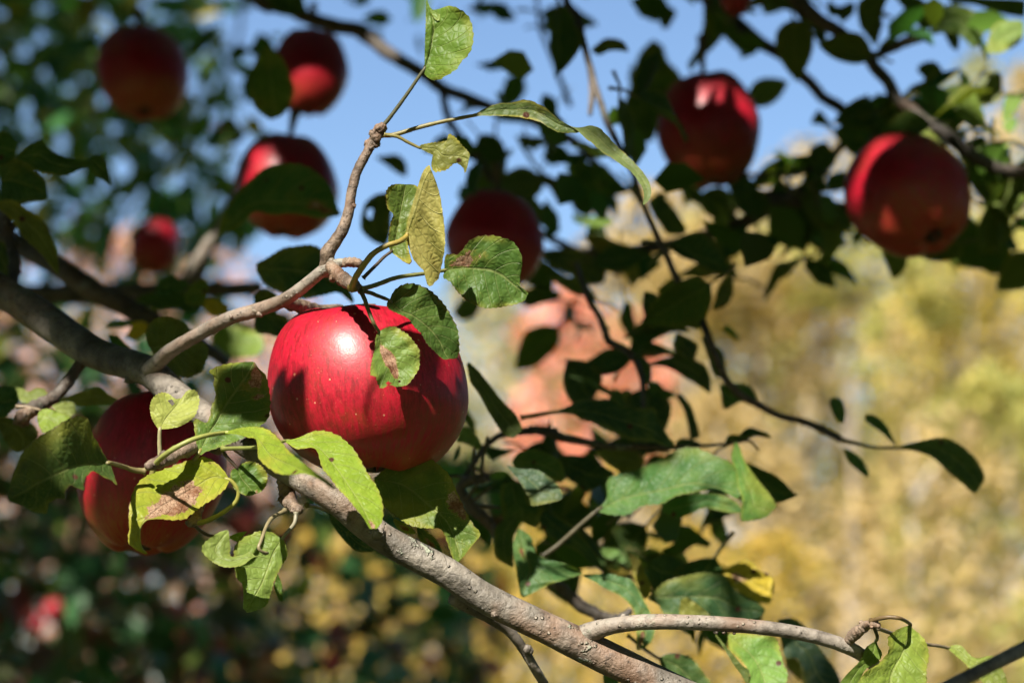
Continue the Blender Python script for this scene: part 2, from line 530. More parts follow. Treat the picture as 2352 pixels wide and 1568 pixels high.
def leaf(key, tile, e1, e2, m=None, d=.82, kx=0.0, ky=0.0, f1=0.0, f2=0.0, dz=(0, 0), col=GREEN, dmg=.35,
         spot=None, pet=None, pr=3.2, pcol=(.24, .22, .06), wav=.12, teeth=20, holes=(), flip=False, label=None):
    """A leaf lofted between its two margins and its midrib. kx, ky tilt the blade about its middle;
    f1, f2 lift each margin (fraction of its half width, + = away from the camera)."""
    nt_, ns = 84, 6
    A, B = pts(tile, e1), pts(tile, e2)
    base = .5 * (A[0] + B[0])
    tip = .5 * (A[-1] + B[-1])
    # both margins share the tip
    A = spline(np.vstack([A, tip]), nt_)
    B = spline(np.vstack([B, tip]), nt_)
    Mm = spline(pts(tile, m), nt_) if m else .5 * (A + B)
    if m:
        fade = np.linspace(0, 1, nt_)[:, None] ** 6
        Mm = Mm * (1 - fade) + fade * tip
    cen = Mm[nt_ // 2]
    ph = random.random() * 10
    dzs = np.interp(np.linspace(0, 1, nt_), np.linspace(0, 1, len(dz)), dz)
    V, UV = [], []
    for i in range(nt_):
        t = i / (nt_ - 1)
        for j in range(-ns, ns + 1):
            s = j / ns
            E = A[i] if s < 0 else B[i]
            a = abs(s)
            wdt = np.linalg.norm(E - Mm[i])
            q = Mm[i] + (E - Mm[i]) * a
            if a == 1 and 0 < i < nt_ - 1 and wdt > 1:
                saw = ((t * teeth + (.0 if s < 0 else .37)) % 1.0)
                q = q + (E - Mm[i]) / wdt * (saw - .5) * min(3.2, wdt * .10) + (tip - base) / max(1, np.linalg.norm(tip - base)) * 0
            mm = PXM * d
            X, Y = (q[0] - cen[0]) * mm, -(q[1] - cen[1]) * mm
            f = f1 if s < 0 else f2
            wv = wav * wdt * mm * (a ** 1.6) * (math.sin(t * 13 + ph + (0 if s < 0 else 1.9)) + .6 * math.sin(t * 27 + ph * 2 + s))
            groove = -.10 * wdt * mm * math.exp(-(a / .10) ** 2)
            dd = d + dzs[i] + kx * X + ky * Y + f * (a ** 1.25) * wdt * mm + wv - groove * (1 if not flip else -1)
            dd += .0006 * noise.noise(Vector((q[0] * .05, q[1] * .05, ph)))
            V.append(P(q[0], q[1], dd))
            UV.append((t, (s + 1) / 2))
    w_ = 2 * ns + 1
    F = []
    poly = np.vstack([A, B[::-1]])
    area = np.sum(poly[:, 0] * np.roll(poly[:, 1], -1) - np.roll(poly[:, 0], -1) * poly[:, 1])
    rev = (area < 0) != flip                     # margins may be given in either order: keep the upper face to the viewer
    for i in range(nt_ - 1):
        for j in range(w_ - 1):
            tc_, sc_ = (i + .5) / (nt_ - 1), (j + .5) / ns - 1
            if any((tc_ - h[0]) ** 2 + ((sc_ - h[1]) * .35) ** 2 < h[2] ** 2 for h in holes):
                continue
            q = (i * w_ + j, i * w_ + j + 1, (i + 1) * w_ + j + 1, (i + 1) * w_ + j)
            F.append(q[::-1] if rev else q)
    I = [0] * len(F)
    o0 = V[ns]
    if pet:
        pp = pts(tile, pet)
        if pp.shape[1] == 2:
            d0 = project(V[ns])[2]
            pp = np.hstack([pp, np.full((len(pp), 1), d0)])
        pp = np.vstack([pp, [*Mm[0], project(V[ns])[2]], [*Mm[3], project(V[3 * w_ + ns])[2] + .0006]])
        q = spline(pp, max(8, int(len(pp) * 5)))
        Cc = [P(*a) for a in q]
        Rr = [pr * PXM * a[2] * (1.15 - .35 * i / len(q)) for i, a in enumerate(q)]
        Rr[0] *= 1.5
        v, f = tube_arrays(Cc, Rr, 8, .10)
        o = len(V)
        V += v
        UV += [(0, .5)] * len(v)
        F += [tuple(x + o for x in g) for g in f]
        I += [1] * len(f)
    me = mesh_from('leaf', [v - o0 for v in V], F, [M_LEAF, petiole_mat(pcol)], uv=UV, mat_idx=I)
    ob = bpy.data.objects.new('leaf', me)
    link(ob, BRANCH[key], o0)
    ob.color = (*col, 1)
    ob['damage'] = float(dmg)
    sp = spot or (0, 0, -1)
    ob['spot_t'], ob['spot_s'], ob['spot_r'] = float(sp[0]), float(sp[1]), float(sp[2])
    ob['spot_w'] = float(sp[3]) if len(sp) > 3 else .16
    if label:
        ob['label'] = label
    NLEAF[0] += 1
    return ob


# trunk, limb and the branches in view (x,y,depth m,radius px)
def trunk():
    C = [Vector((-1.9 + .10 * math.sin(z * 1.7), 1.15 + .06 * math.sin(z * 2.3 + 1), z)) for z in np.linspace(-.1, 2.7, 40)]
    R = [.15 - .028 * z + .05 * math.exp(-z * 5) for z in np.linspace(0, 2.7, 40)]
    V, F = tube_arrays(C, R, 24, .16)
    o = bpy.data.objects.new('trunk', mesh_from('trunk', [v - C[0] for v in V], F, [M_DARKBARK]))
    link(o, TREE, C[0])
trunk()
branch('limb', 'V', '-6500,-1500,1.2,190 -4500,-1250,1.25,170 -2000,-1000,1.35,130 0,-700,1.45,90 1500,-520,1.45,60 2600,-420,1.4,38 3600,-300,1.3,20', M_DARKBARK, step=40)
branch('b1', 'V', '-6300,-300,1.2,95 -2500,-180,1.12,64 -900,200,1.05,44 -250,530,1.0,40 0,668,.97,38 110,738,.95,38 209,806,.93,37 300,838,.905,36 352,858,.89,36 400,905,.875,33 466,950,.86,30 560,1018,.835,28 678,1092,.82,29 765,1142,.81,33 880,1235,.81,34 1019,1310,.81,34 1123,1378,.81,35 1297,1462,.81,37 1436,1530,.81,38 1600,1605,.81,37 1900,1720,.82,34', M_BARK, step=4.5, sides=22, rough=.07,
       bumps=((.868, 1.4, .42, .5), (.83, -1.0, .3, .6), (.905, 2.2, .25, .7), (.93, -.6, .2, .8), (.79, 2.5, .3, .6)), label='thick grey main branch with lichen and pale lenticels')
branch('b2', 'V', '345,850,.885,22 380,815,.875,17.5 417,790,.865,16.5 522,733,.845,16 591,712,.84,16.5 650,690,.832,15.5 696,659,.825,14.5 741,622,.82,14 775,606,.817,12 803,603,.815,9', M_SHOOT, step=3, rough=.06,
       bumps=((.56, 2.6, .5, .4), (.44, 1.6, .4, .5), (.93, .4, .75, .5)))
branch('b2_up', 'V', '744,630,.822,15 751,595,.819,16 753,580,.818,17 765,562,.818,15 786,530,.818,14 800,490,.82,12.5 808,440,.822,11.5 820,394,.824,11 843,350,.826,11 858,322,.827,12 872,302,.828,13 884,290,.828,9', M_SPUR, name='twig', step=2.2, rough=.10,
       bumps=((.2, -1.6, .9, .7), (.21, -1.3, .7, .9), (.46, 1.5, .5, .6), (.62, -1.5, .35, .6), (.86, -1.2, .9, .3), (.9, 1.5, .9, .3), (.95, -1.4, .9, .4), (.97, 1.3, .8, .5), (.92, .3, .8, .3), (.88, 2.5, .8, .5), (.99, 1.2, .8, .5), (.97, -.9, .8, .6), (.84, 1.7, .6, .7), (.8, -1.5, .5, .7)))
branch('spur_mid', 'V', '758,610,.817,13 778,632,.812,15 796,646,.806,14.5 812,655,.80,13 824,660,.797,9', M_SPUR, name='spur', step=1.2, rough=.14, rings=.22, ring_n=7, bumps=((.3, 2.6, .7, .5), (.8, -.4, .6, .4), (.9, 2.4, .5, .5)))
branch('spur_stub', 'V', '790,604,.816,9 805,602,.814,11 822,604,.812,9.5 829,605,.811,8', M_SPUR, name='spur', step=1.0, rough=.14, rings=.25, ring_n=4)
branch('spur_cut', 'V', '650,690,.838,15 690,703,.846,15 730,712,.855,13.5 765,709,.865,10 785,706,.87,7', M_SPUR, name='spur', step=1.3, rough=.16, rings=.12, ring_n=8, bumps=((.3, 3.0, .4, .6), (.75, 2.8, .4, .5)))
branch('b_left_spur', 'V', '205,815,.935,16 178,845,.93,13 150,885,.925,13 118,915,.92,14 92,930,.915,16 70,942,.91,17 48,955,.905,14', M_DARKBARK, name='spur', step=1.5, rough=.14, rings=.12, ring_n=9)
branch('b_left_bud', 'V', '70,945,.905,13 55,955,.90,14 42,965,.895,11', M_SPUR, name='spur', step=1.0, rough=.25, rings=.2, ring_n=3,
       bumps=((.2, 2.6, .8, .7), (.5, 3.0, .8, 1.4), (.5, 2.7, .6, 2.4), (.8, -1, .5, .6), (.9, 2.2, .6, .8)))
branch('spur_front', 'V', '500,1030,.845,14 470,1020,.825,13 440,1030,.80,13 410,1042,.79,13 380,1055,.785,15 352,1066,.78,14 338,1072,.778,10', M_SPUR, name='spur', step=1.2, rough=.16, rings=.12, ring_n=9,
       bumps=((.75, 0, .6, .5), (.9, 2.0, .7, .5), (.93, -1.4, .8, .4), (.5, .3, .5, .6), (.6, 2.6, .7, .6), (.4, 2.8, .6, .7)))
branch('spur_hang', 'V', '655,1100,.825,18 660,1130,.822,17 668,1150,.818,15 676,1165,.815,13 688,1172,.81,9', M_SPUR, name='spur', step=1.0, rough=.22, rings=.2, ring_n=6, bumps=((.7, 1.5, .7, .6), (.9, -1.5, .7, .5), (.5, 2, .6, .8), (.95, 1.8, .7, .7)))
branch('spur_low', 'V', '470,1150,.81,6 455,1172,.805,10 445,1196,.80,12 436,1203,.797,9', M_SPUR, name='spur', step=1.0, rough=.25, rings=.15, ring_n=4, bumps=((.8, -1.4, .7, .5), (.9, 1.6, .6, .6)))
branch('b3', 'V', '1330,1468,.812,30 1360,1450,.808,24 1400,1438,.803,19.5 1450,1430,.80,18.5 1520,1427,.797,18 1620,1430,.797,17.5 1720,1437,.797,17 1800,1447,.798,16.5 1880,1463,.80,16.5 1940,1483,.802,16.5 1985,1508,.805,15 2060,1570,.81,14 2200,1680,.83,12', M_SHOOT, step=3, rough=.035, sides=18,
       bumps=((.34, 3.0, .42, .7), (.36, 2.9, .3, 1.0), (.12, 0, .3, .6), (.385, 2.9, .25, 1.1)))
branch('b3_spur', 'V', '1942,1478,.803,10 1955,1464,.80,12.5 1968,1452,.797,13 1980,1443,.795,12.5 1990,1435,.793,10 2002,1432,.79,8 2020,1436,.788,7', M_SPUR, name='spur', step=.9, rough=.18, rings=.16, ring_n=9, bumps=((.6, .2, .5, .8), (.85, 2.5, .7, .4), (.9, -.8, .6, .7)))
branch('b4', 'V', '1040,1372,.815,15 1080,1396,.82,14 1120,1415,.825,13.5 1160,1440,.83,13 1183,1463,.832,12 1205,1495,.835,11.5 1235,1545,.84,11 1300,1650,.86,10', M_SHOOT, step=3, rough=.05, bumps=((.52, 1.4, .9, .8), (.54, 1.3, .7, 1.6)))
branch('b_corner', 'V', '2080,1640,.66,17 2150,1590,.67,16.5 2220,1555,.68,16 2300,1515,.69,16 2360,1485,.70,17 2500,1420,.72,17', M_SHOOT, step=4, rough=.04)
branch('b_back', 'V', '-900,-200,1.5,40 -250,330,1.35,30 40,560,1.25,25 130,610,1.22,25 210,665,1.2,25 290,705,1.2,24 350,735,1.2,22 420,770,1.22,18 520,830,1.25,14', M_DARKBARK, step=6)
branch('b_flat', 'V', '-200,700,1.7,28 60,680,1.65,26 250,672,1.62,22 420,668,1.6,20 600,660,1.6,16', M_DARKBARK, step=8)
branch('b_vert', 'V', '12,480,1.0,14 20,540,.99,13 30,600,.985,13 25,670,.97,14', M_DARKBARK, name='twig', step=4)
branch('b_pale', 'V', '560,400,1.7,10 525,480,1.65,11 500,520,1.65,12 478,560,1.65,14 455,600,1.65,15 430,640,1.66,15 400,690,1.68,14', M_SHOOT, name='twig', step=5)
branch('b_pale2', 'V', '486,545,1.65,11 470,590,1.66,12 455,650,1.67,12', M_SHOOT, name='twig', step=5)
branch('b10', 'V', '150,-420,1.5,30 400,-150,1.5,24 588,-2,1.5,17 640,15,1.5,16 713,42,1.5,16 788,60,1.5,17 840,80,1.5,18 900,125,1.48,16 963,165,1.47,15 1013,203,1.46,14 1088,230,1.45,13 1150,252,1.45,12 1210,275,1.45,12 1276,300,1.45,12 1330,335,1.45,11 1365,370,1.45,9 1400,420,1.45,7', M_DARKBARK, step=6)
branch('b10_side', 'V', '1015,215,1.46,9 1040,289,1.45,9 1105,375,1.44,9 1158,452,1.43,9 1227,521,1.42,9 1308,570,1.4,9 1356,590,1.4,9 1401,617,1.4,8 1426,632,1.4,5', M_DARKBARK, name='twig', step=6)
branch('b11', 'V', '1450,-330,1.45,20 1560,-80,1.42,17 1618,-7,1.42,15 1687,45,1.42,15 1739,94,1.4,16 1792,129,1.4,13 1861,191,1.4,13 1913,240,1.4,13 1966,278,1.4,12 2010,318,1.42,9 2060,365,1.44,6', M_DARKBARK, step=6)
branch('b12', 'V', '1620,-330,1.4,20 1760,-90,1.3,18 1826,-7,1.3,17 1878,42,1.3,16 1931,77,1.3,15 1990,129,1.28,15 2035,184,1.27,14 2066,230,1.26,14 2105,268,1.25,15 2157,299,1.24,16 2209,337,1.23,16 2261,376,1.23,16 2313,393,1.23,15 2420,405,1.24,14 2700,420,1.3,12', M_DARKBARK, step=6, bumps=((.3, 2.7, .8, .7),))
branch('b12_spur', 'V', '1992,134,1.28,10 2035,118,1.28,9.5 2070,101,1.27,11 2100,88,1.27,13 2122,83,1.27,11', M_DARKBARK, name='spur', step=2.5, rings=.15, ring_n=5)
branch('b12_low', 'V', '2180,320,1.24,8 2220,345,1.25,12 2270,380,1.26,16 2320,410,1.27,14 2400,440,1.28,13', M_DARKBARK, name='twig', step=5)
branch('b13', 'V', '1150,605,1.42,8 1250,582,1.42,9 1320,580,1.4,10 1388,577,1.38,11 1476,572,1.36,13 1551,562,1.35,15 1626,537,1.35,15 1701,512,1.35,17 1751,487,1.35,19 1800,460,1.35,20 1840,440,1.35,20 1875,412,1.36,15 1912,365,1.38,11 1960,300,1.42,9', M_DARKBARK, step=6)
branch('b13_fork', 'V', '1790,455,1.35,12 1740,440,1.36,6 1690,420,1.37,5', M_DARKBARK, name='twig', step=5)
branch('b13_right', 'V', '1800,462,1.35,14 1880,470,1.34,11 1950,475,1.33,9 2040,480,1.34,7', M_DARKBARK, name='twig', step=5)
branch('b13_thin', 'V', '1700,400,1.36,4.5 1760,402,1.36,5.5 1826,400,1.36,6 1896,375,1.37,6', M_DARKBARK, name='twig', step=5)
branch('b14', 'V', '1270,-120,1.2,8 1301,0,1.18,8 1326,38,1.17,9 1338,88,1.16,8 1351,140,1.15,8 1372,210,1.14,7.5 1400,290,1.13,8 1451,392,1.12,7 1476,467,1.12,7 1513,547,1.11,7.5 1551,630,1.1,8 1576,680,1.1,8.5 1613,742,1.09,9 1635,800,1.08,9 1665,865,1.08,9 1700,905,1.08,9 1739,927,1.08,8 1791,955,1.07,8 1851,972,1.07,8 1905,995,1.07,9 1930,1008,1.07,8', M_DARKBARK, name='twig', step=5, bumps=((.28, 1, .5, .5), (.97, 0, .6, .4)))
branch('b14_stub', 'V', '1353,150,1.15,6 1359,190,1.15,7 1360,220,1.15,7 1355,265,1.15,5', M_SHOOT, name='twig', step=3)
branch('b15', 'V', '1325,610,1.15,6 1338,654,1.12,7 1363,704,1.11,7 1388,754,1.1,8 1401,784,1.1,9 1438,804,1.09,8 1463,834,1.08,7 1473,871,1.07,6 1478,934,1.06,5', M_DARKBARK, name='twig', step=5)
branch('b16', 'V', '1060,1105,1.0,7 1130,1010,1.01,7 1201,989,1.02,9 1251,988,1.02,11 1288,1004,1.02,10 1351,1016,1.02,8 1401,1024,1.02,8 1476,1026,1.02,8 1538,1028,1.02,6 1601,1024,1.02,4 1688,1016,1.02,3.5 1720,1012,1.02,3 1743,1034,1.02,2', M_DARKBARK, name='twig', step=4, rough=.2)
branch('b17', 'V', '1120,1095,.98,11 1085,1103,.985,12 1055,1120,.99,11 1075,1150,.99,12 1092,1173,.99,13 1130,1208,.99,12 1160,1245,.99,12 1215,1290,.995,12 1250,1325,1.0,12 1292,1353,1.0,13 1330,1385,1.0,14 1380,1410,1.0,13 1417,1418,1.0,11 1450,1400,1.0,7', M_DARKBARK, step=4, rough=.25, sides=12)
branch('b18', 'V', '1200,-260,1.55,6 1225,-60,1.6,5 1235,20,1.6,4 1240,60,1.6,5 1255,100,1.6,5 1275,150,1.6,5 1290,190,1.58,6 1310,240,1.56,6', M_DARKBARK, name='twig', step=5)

# ---- leaves of the near branches
leaf('spur_front', 'A', '1450,800 1400,720 1378,640 1385,560 1420,500 1480,468 1550,480 1610,525', '1490,805 1560,800 1650,780 1740,730 1800,670 1830,560 1830,510 1795,445 1715,455 1690,520', '1468,805 1530,700 1620,600 1660,540', d=.808, ky=.75, kx=.15, f1=-.3, f2=-.25, col=(.36, .40, .10), dmg=.2, pet='1475,1080 1470,1030 1465,930', pr=5, pcol=(.32, .29, .15), holes=((.72, -.35, .055),), label='pale upright leaf with a bite out of its tip')
leaf('spur_front', 'A', '1815,1000 1795,880 1785,710 1890,745 1930,680 1940,600 1980,500 1960,400 1965,320 1920,285 1960,245 2060,210 2200,190 2320,185', '1845,1045 1900,1010 2000,980 2140,930 2300,850 2422,750 2470,690 2484,560 2472,430 2440,310 2380,250 2340,190', '1830,1020 1900,880 2000,700 2100,540 2250,350 2330,200', d=.81, ky=.55, kx=.1, f1=-.2, f2=-.35, col=(.10, .19, .035), dmg=.5, spot=(.83, .42, .12), pet='1415,1150 1395,1250 1450,1305 1560,1290 1700,1190 1790,1080', pr=6, label='broad leaf with a brown patch near the tip beside the red apple')
leaf('spur_low', 'B', '930,480 880,400 800,320 700,270 600,290 480,330 300,400 150,460 60,560 15,700 5,850 10,930 0,1050 60,1120 160,1170', '930,492 900,560 820,640 700,710 640,760 560,820 520,850 400,855 280,845 180,855 130,900 115,1000 130,1100 180,1160', '930,485 780,460 640,540 450,650 250,760 100,880 60,1000 170,1165', d=.785, ky=.8, kx=.1, f1=.15, f2=-.15, dz=(.005, 0, -.01, .0), col=(.30, .36, .035), dmg=.9, spot=(.42, .18, .21), pet='590,885 700,870 850,800 980,700 1015,610 980,530', pr=5.5, pcol=(.26, .25, .05), label='yellow-green leaf with a large eaten brown patch')
leaf('spur_front', 'B', '1000,375 950,400 940,480 970,560 1020,600 1080,630 1130,632', '1004,380 1060,330 1140,315 1220,350 1270,410 1285,450 1275,530 1240,580 1200,605', '1002,378 1040,470 1100,540 1165,615', d=.80, ky=.25, f1=-.2, f2=.1, col=(.085, .17, .025), dmg=.6, spot=(.92, .35, .08), pet='850,185 880,240 940,310', pr=4, pcol=(.06, .045, .03))
leaf('spur_front', 'B', '880,50 1000,15 1100,0 1240,5 1350,70 1420,150 1480,220 1560,290 1700,400 1850,500 1920,570', '880,62 1000,70 1110,100 1170,110 1190,200 1200,290 1280,370 1380,430 1500,440 1620,430 1750,480 1860,560 1920,580', '880,55 1050,45 1150,60 1230,160 1320,270 1500,350 1700,440 1920,575', d=.745, ky=.5, kx=0, f1=.5, f2=-.35, dz=(.035, .02, -.02, -.075), col=(.25, .35, .035), dmg=.7, pet='240,360,.78 290,300,.775 400,215,.77 560,130,.77 720,80,.775', pr=6, pcol=(.28, .30, .08), label='curled bright leaf hanging in front of the branch')
leaf('b1', 'B', '1440,125 1560,100 1700,40 1810,35 1920,70 2010,140 2080,210 2130,290 2180,380 2230,460 2290,560 2330,660 2345,740 2340,850 2290,930', '1440,135 1500,175 1560,205 1690,190 1740,230 1760,300 1790,390 1860,470 1930,570 2010,650 2100,760 2160,830 2220,930', '1440,130 1600,130 1760,200 1900,360 2020,530 2130,700 2200,850 2255,980', d=.77, ky=.85, kx=.1, f1=.1, f2=-.15, dz=(.005, 0, -.004, -.006), col=(.22, .33, .03), dmg=.55, spot=(1.0, 0, .12), pet='870,200,.80 1000,195,.795 1150,190,.785 1300,165,.775', pr=4.5, pcol=(.20, .22, .06), label='bright green leaf lying across the foot of the big apple')
leaf('spur_mid', 'C', '1085,1250 1200,1160 1350,1090 1500,1065 1600,1080 1700,1150 1780,1230 1830,1340 1890,1470 1960,1620 2020,1710 2063,1756 2040,1810 1970,1890 1910,1970', '1085,1280 1150,1480 1400,1680 1600,1715 1700,1725 1760,1860 1795,1960 1830,2040', '1085,1265 1300,1300 1420,1360 1560,1480 1728,1616 1798,1736 1848,1856 1880,1966 1900,2080', d=.835, ky=.15, kx=.15, f1=-.25, f2=-.2, dz=(.0, 0, -.01, -.015), col=(.10, .17, .03), dmg=.5, spot=(.62, -.75, .07), label='folded leaf below the big apple, half in its shadow')
leaf('spur_mid', 'C', '1120,-90 1095,-20 1090,60 1065,170 1050,300 1095,325 1110,370 1145,430 1200,412 1225,395 1280,415', '1135,-95 1200,-130 1270,-140 1340,-100 1400,-60 1450,0 1500,70 1505,150 1500,240 1470,300 1440,340 1400,390 1350,410', '1128,-92 1160,60 1230,160 1290,280 1320,410', d=.790, ky=.35, kx=.15, f1=-.5, f2=-.15, col=(.15, .25, .05), dmg=.5, spot=(.50, -.06, .27, 1.5), holes=((.80, -.62, .05), (.86, .1, .02)), pet='965,-460,.797 1000,-380,.79 1035,-280,.791 1080,-170,.790', pr=5, pcol=(.13, .12, .045), label='small torn leaf with a rusty midrib in front of the big apple')
leaf('spur_mid', 'D', '1225,1188 1270,1100 1350,1045 1450,1035 1560,1075 1650,1140 1740,1240 1800,1340 1850,1450 1865,1560 1868,1660 1840,1723', '1222,1192 1200,1220 1220,1270 1300,1310 1400,1360 1450,1430 1520,1500 1570,1590 1640,1660 1720,1730', '1224,1190 1330,1290 1430,1330 1560,1420 1640,1500 1680,1560 1700,1648 1750,1730', d=.795, ky=-.05, kx=.25, f1=.25, f2=-.5, col=(.07, .14, .028), dmg=.6, pet='985,1105,.797 1060,1125 1120,1150'.replace('1060,1125', '1060,1125,.796').replace('1120,1150', '1120,1150,.795'), pr=4.5, pcol=(.15, .13, .05), label='dark oval leaf above the right shoulder of the big apple')
leaf('spur_mid', 'D', '1730,900 1735,800 1770,765 1850,765 1900,720 1960,640 2060,600 2180,595 2280,620 2352,645 2402,700 2437,770 2447,850 2432,950 2392,1025 2450,1080 2500,1120', '1730,930 1720,980 1790,1030 1850,1110 1900,1160 1980,1220 2100,1260 2200,1260 2300,1245 2380,1230 2470,1190', '1730,915 1900,895 2050,900 2150,910 2250,950 2350,1030 2530,1150', d=.82, ky=.10, kx=.1, f1=-.2, f2=-.25, col=(.07, .15, .028), dmg=.7, spot=(.24, -.42, .11), pet='970,1085,.797 1100,1050,.80 1300,980,.805 1540,945,.81', pr=5, pcol=(.20, .20, .07), label='dark leaf with grey and brown patches before the shaded middle apple')
leaf('spur_mid', 'D', '1378,595 1395,470 1450,270 1500,100 1540,0 1590,-50', '1385,640 1450,820 1540,920 1560,1000 1590,1065 1660,1010 1690,950 1735,700 1730,500 1700,280 1670,150 1630,40', '1385,600 1420,470 1480,270 1530,100 1600,-45', d=.79, ky=-.1, kx=-.1, f1=.6, f2=-.1, col=(.30, .27, .075), dmg=.35, flip=True, pet='880,1080,.795 910,990,.79 980,880,.785 1080,760,.783 1200,690,.783 1320,650,.785', pr=7, pcol=(.34, .26, .06), label='yellowing folded leaf on a thick curved stalk')
leaf('b2_up', 'N', '1500,1350 1520,1330 1620,1310 1760,1290 1770,1230 1830,1260 1890,1330 1940,1380 1965,1420', '1500,1362 1570,1400 1640,1440 1610,1500 1640,1580 1750,1560 1830,1500 1900,1540 1920,1590 1945,1520', '1500,1358 1650,1370 1720,1430 1850,1430 1955,1460', d=.825, ky=.5, f1=-.3, f2=.5, col=(.20, .21, .05), dmg=.8, pet='1180,1240 1270,1250 1320,1265 1400,1310', pr=4, pcol=(.2, .17, .05))
leaf('spur_mid', 'D', '1230,740 1215,640 1230,500 1260,400 1210,350 1190,260 1200,180 1240,135 1300,122', '1250,755 1320,810 1380,850 1430,840 1400,700 1400,500 1440,370 1490,250 1505,170 1450,130', '1240,745 1290,560 1320,420 1350,270 1370,125', d=.81, ky=.2, kx=.3, f1=-.4, f2=-.2, col=(.12, .19, .035), dmg=.95, pet='985,985,.80 1040,930,.80 1100,870,.802 1180,790,.805', pr=4, pcol=(.07, .05, .035), label='cupped black-speckled leaf behind the yellowing leaf')
leaf('b2_up', 'N', '1548,610 1550,450 1555,300 1560,150 1565,0 1562,-30', '1545,680 1600,730 1680,735 1760,690 1850,630 1885,570 1940,520 1985,440 2000,320 1980,220 1950,150 1880,90 1790,55 1710,75 1695,110 1685,180 1665,195 1630,160 1600,110 1590,50 1575,0', '1550,630 1590,480 1620,330 1630,240 1610,130 1570,-30', d=.83, ky=.2, kx=-.35, f1=-.4, f2=.0, col=(.12, .22, .03), dmg=.35, pet='1140,1200 1180,1140 1230,1080 1320,960 1420,820 1500,700', pr=4.5, pcol=(.075, .075, .035), label='topmost sharp leaf with a notch at its tip')
leaf('b2_up', 'K', '-352,1055 -230,990 -120,950 0,945 60,925 150,918 230,950 320,1000 420,1090 520,1150 615,1212 660,1260 740,1320 830,1400 930,1460 1010,1520 1085,1570 1150,1650 1200,1730 1212,1800 1200,1880', '-352,1068 -200,1065 0,1070 100,1085 250,1120 350,1180 440,1220 520,1222 600,1222 640,1190 700,1155 790,1170 860,1230 960,1340 1050,1420 1150,1520 1230,1620 1275,1718 1270,1818 1210,1885', None, d=.835, ky=.15, f1=-.2, f2=-.2, dz=(.0, 0, -.005, -.02, -.03), col=(.085, .135, .045), dmg=.8, holes=((.36, .15, .022),), pet='-1200,1240 -1090,1240 -850,1170 -600,1110', pr=5, pcol=(.20, .17, .055), label='long twisted leaf arching across the sky')
leaf('spur_front', 'A', '1005,1112 960,1040 900,930 850,850 830,760 800,700 730,675 650,700 560,750 450,820 380,860 300,920 230,990 190,1050 150,1150 110,1260 70,1420', '1015,1125 1040,1200 1075,1320 1020,1270 960,1250 870,1190 800,1230 770,1290 770,1365 700,1340 640,1320 600,1380 600,1450 540,1445 450,1490 430,1580 300,1560 200,1500 90,1462', '1010,1115 700,1150 400,1280 200,1400 60,1450', d=.735, ky=.1, kx=.25, f1=.1, f2=-.1, dz=(.02, 0, -.02), col=(.05, .10, .026), dmg=.4, pet='1330,1190,.782 1230,1180,.78 1120,1145,.775', pr=6, pcol=(.20, .17, .07), label='big dark ragged leaf in front of the lower apple')
leaf('b_left_spur', 'A', '370,625 450,618 520,640 600,670 655,702 640,735', '365,635 345,680 350,750 380,820 400,838 470,830', '370,630 450,700 555,790', d=.90, ky=.8, col=(.22, .31, .05), dmg=.5, pet='150,600 240,600 310,615', pr=4, pcol=(.25, .19, .12))
leaf('b_left_spur', 'A', '440,480 400,435 330,430 270,460 200,430 150,422', '440,530 350,560 250,565 190,550 160,480', None, d=.95, ky=.7, col=PALE, dmg=.3)
leaf('b_left_spur', 'A', '475,590 600,550 680,565', '480,605 560,680 640,690 695,650', None, d=.95, ky=.5, col=PALE, dmg=.3)
leaf('b_left_spur', 'A', '550,532 650,490 760,450 860,425 920,430 1000,490 1130,540', '550,542 650,545 700,580 760,592 900,582 1020,575 1130,550', None, d=.97, ky=.3, col=OLIVE, dmg=.5, flip=True)
leaf('b_left_spur', 'A', '-60,740 0,820 40,900 100,980 150,1025', '-40,690 100,700 250,720 340,800 350,870 300,920 220,1000', None, d=.97, ky=-.2, col=(.09, .11, .03), dmg=.6)
leaf('b_left_spur', 'A', '-120,470 0,410 60,410 130,420 170,520', '-100,600 0,700 60,690 90,660 150,600', None, d=.98, ky=0, col=DARK, dmg=.4)
leaf('b2', 'I', '1365,1615 1340,1530 1350,1440 1400,1370 1500,1335 1600,1345 1700,1410 1760,1480 1850,1560', '1375,1625 1450,1750 1560,1860 1680,1898 1780,1880 1850,1840 1900,1750 1915,1650 1900,1600', '1370,1620 1600,1610 1880,1580', d=.93, ky=-.1, f1=-.1, f2=-.1, col=(.13, .17, .04), dmg=.6, label='round olive leaf behind the fork of the main branch')
leaf('spur_hang', 'B', '1280,1150 1180,1185 1120,1145 1060,1172 950,1187 940,1100 930,1000 925,960', '1285,1165 1150,1200 1050,1270 920,1290 830,1270 740,1210 680,1140 690,1080 740,1030 840,965 910,945', '1282,1158 1100,1200 900,1230 790,1150 840,1050 940,945', d=.785, ky=.5, f1=.3, f2=-.3, col=(.22, .29, .07), dmg=.3, pet='1440,770,.81 1320,840,.80 1260,940,.79 1225,1040,.785 1200,1110,.783 1240,1150,.784', pr=4.5, pcol=(.26, .22, .12))
leaf('spur_hang', 'B', '1405,1020 1330,970 1200,955 1080,1000 1000,1060 970,1150 980,1300 1000,1390 1050,1450 1060,1568 1055,1660', '1430,1030 1460,1120 1465,1180 1410,1280 1380,1340 1340,1430 1310,1540 1270,1640 1170,1685 1100,1705', '1420,1022 1340,1150 1290,1300 1230,1450 1150,1580 1070,1700', d=.80, ky=.45, kx=.1, f1=-.1, f2=.35, col=(.20, .29, .06), dmg=.4, pet='1545,790,.81 1530,880,.808 1470,960,.805', pr=4.5, pcol=(.24, .22, .15), label='light green leaf hanging lowest under the main branch')
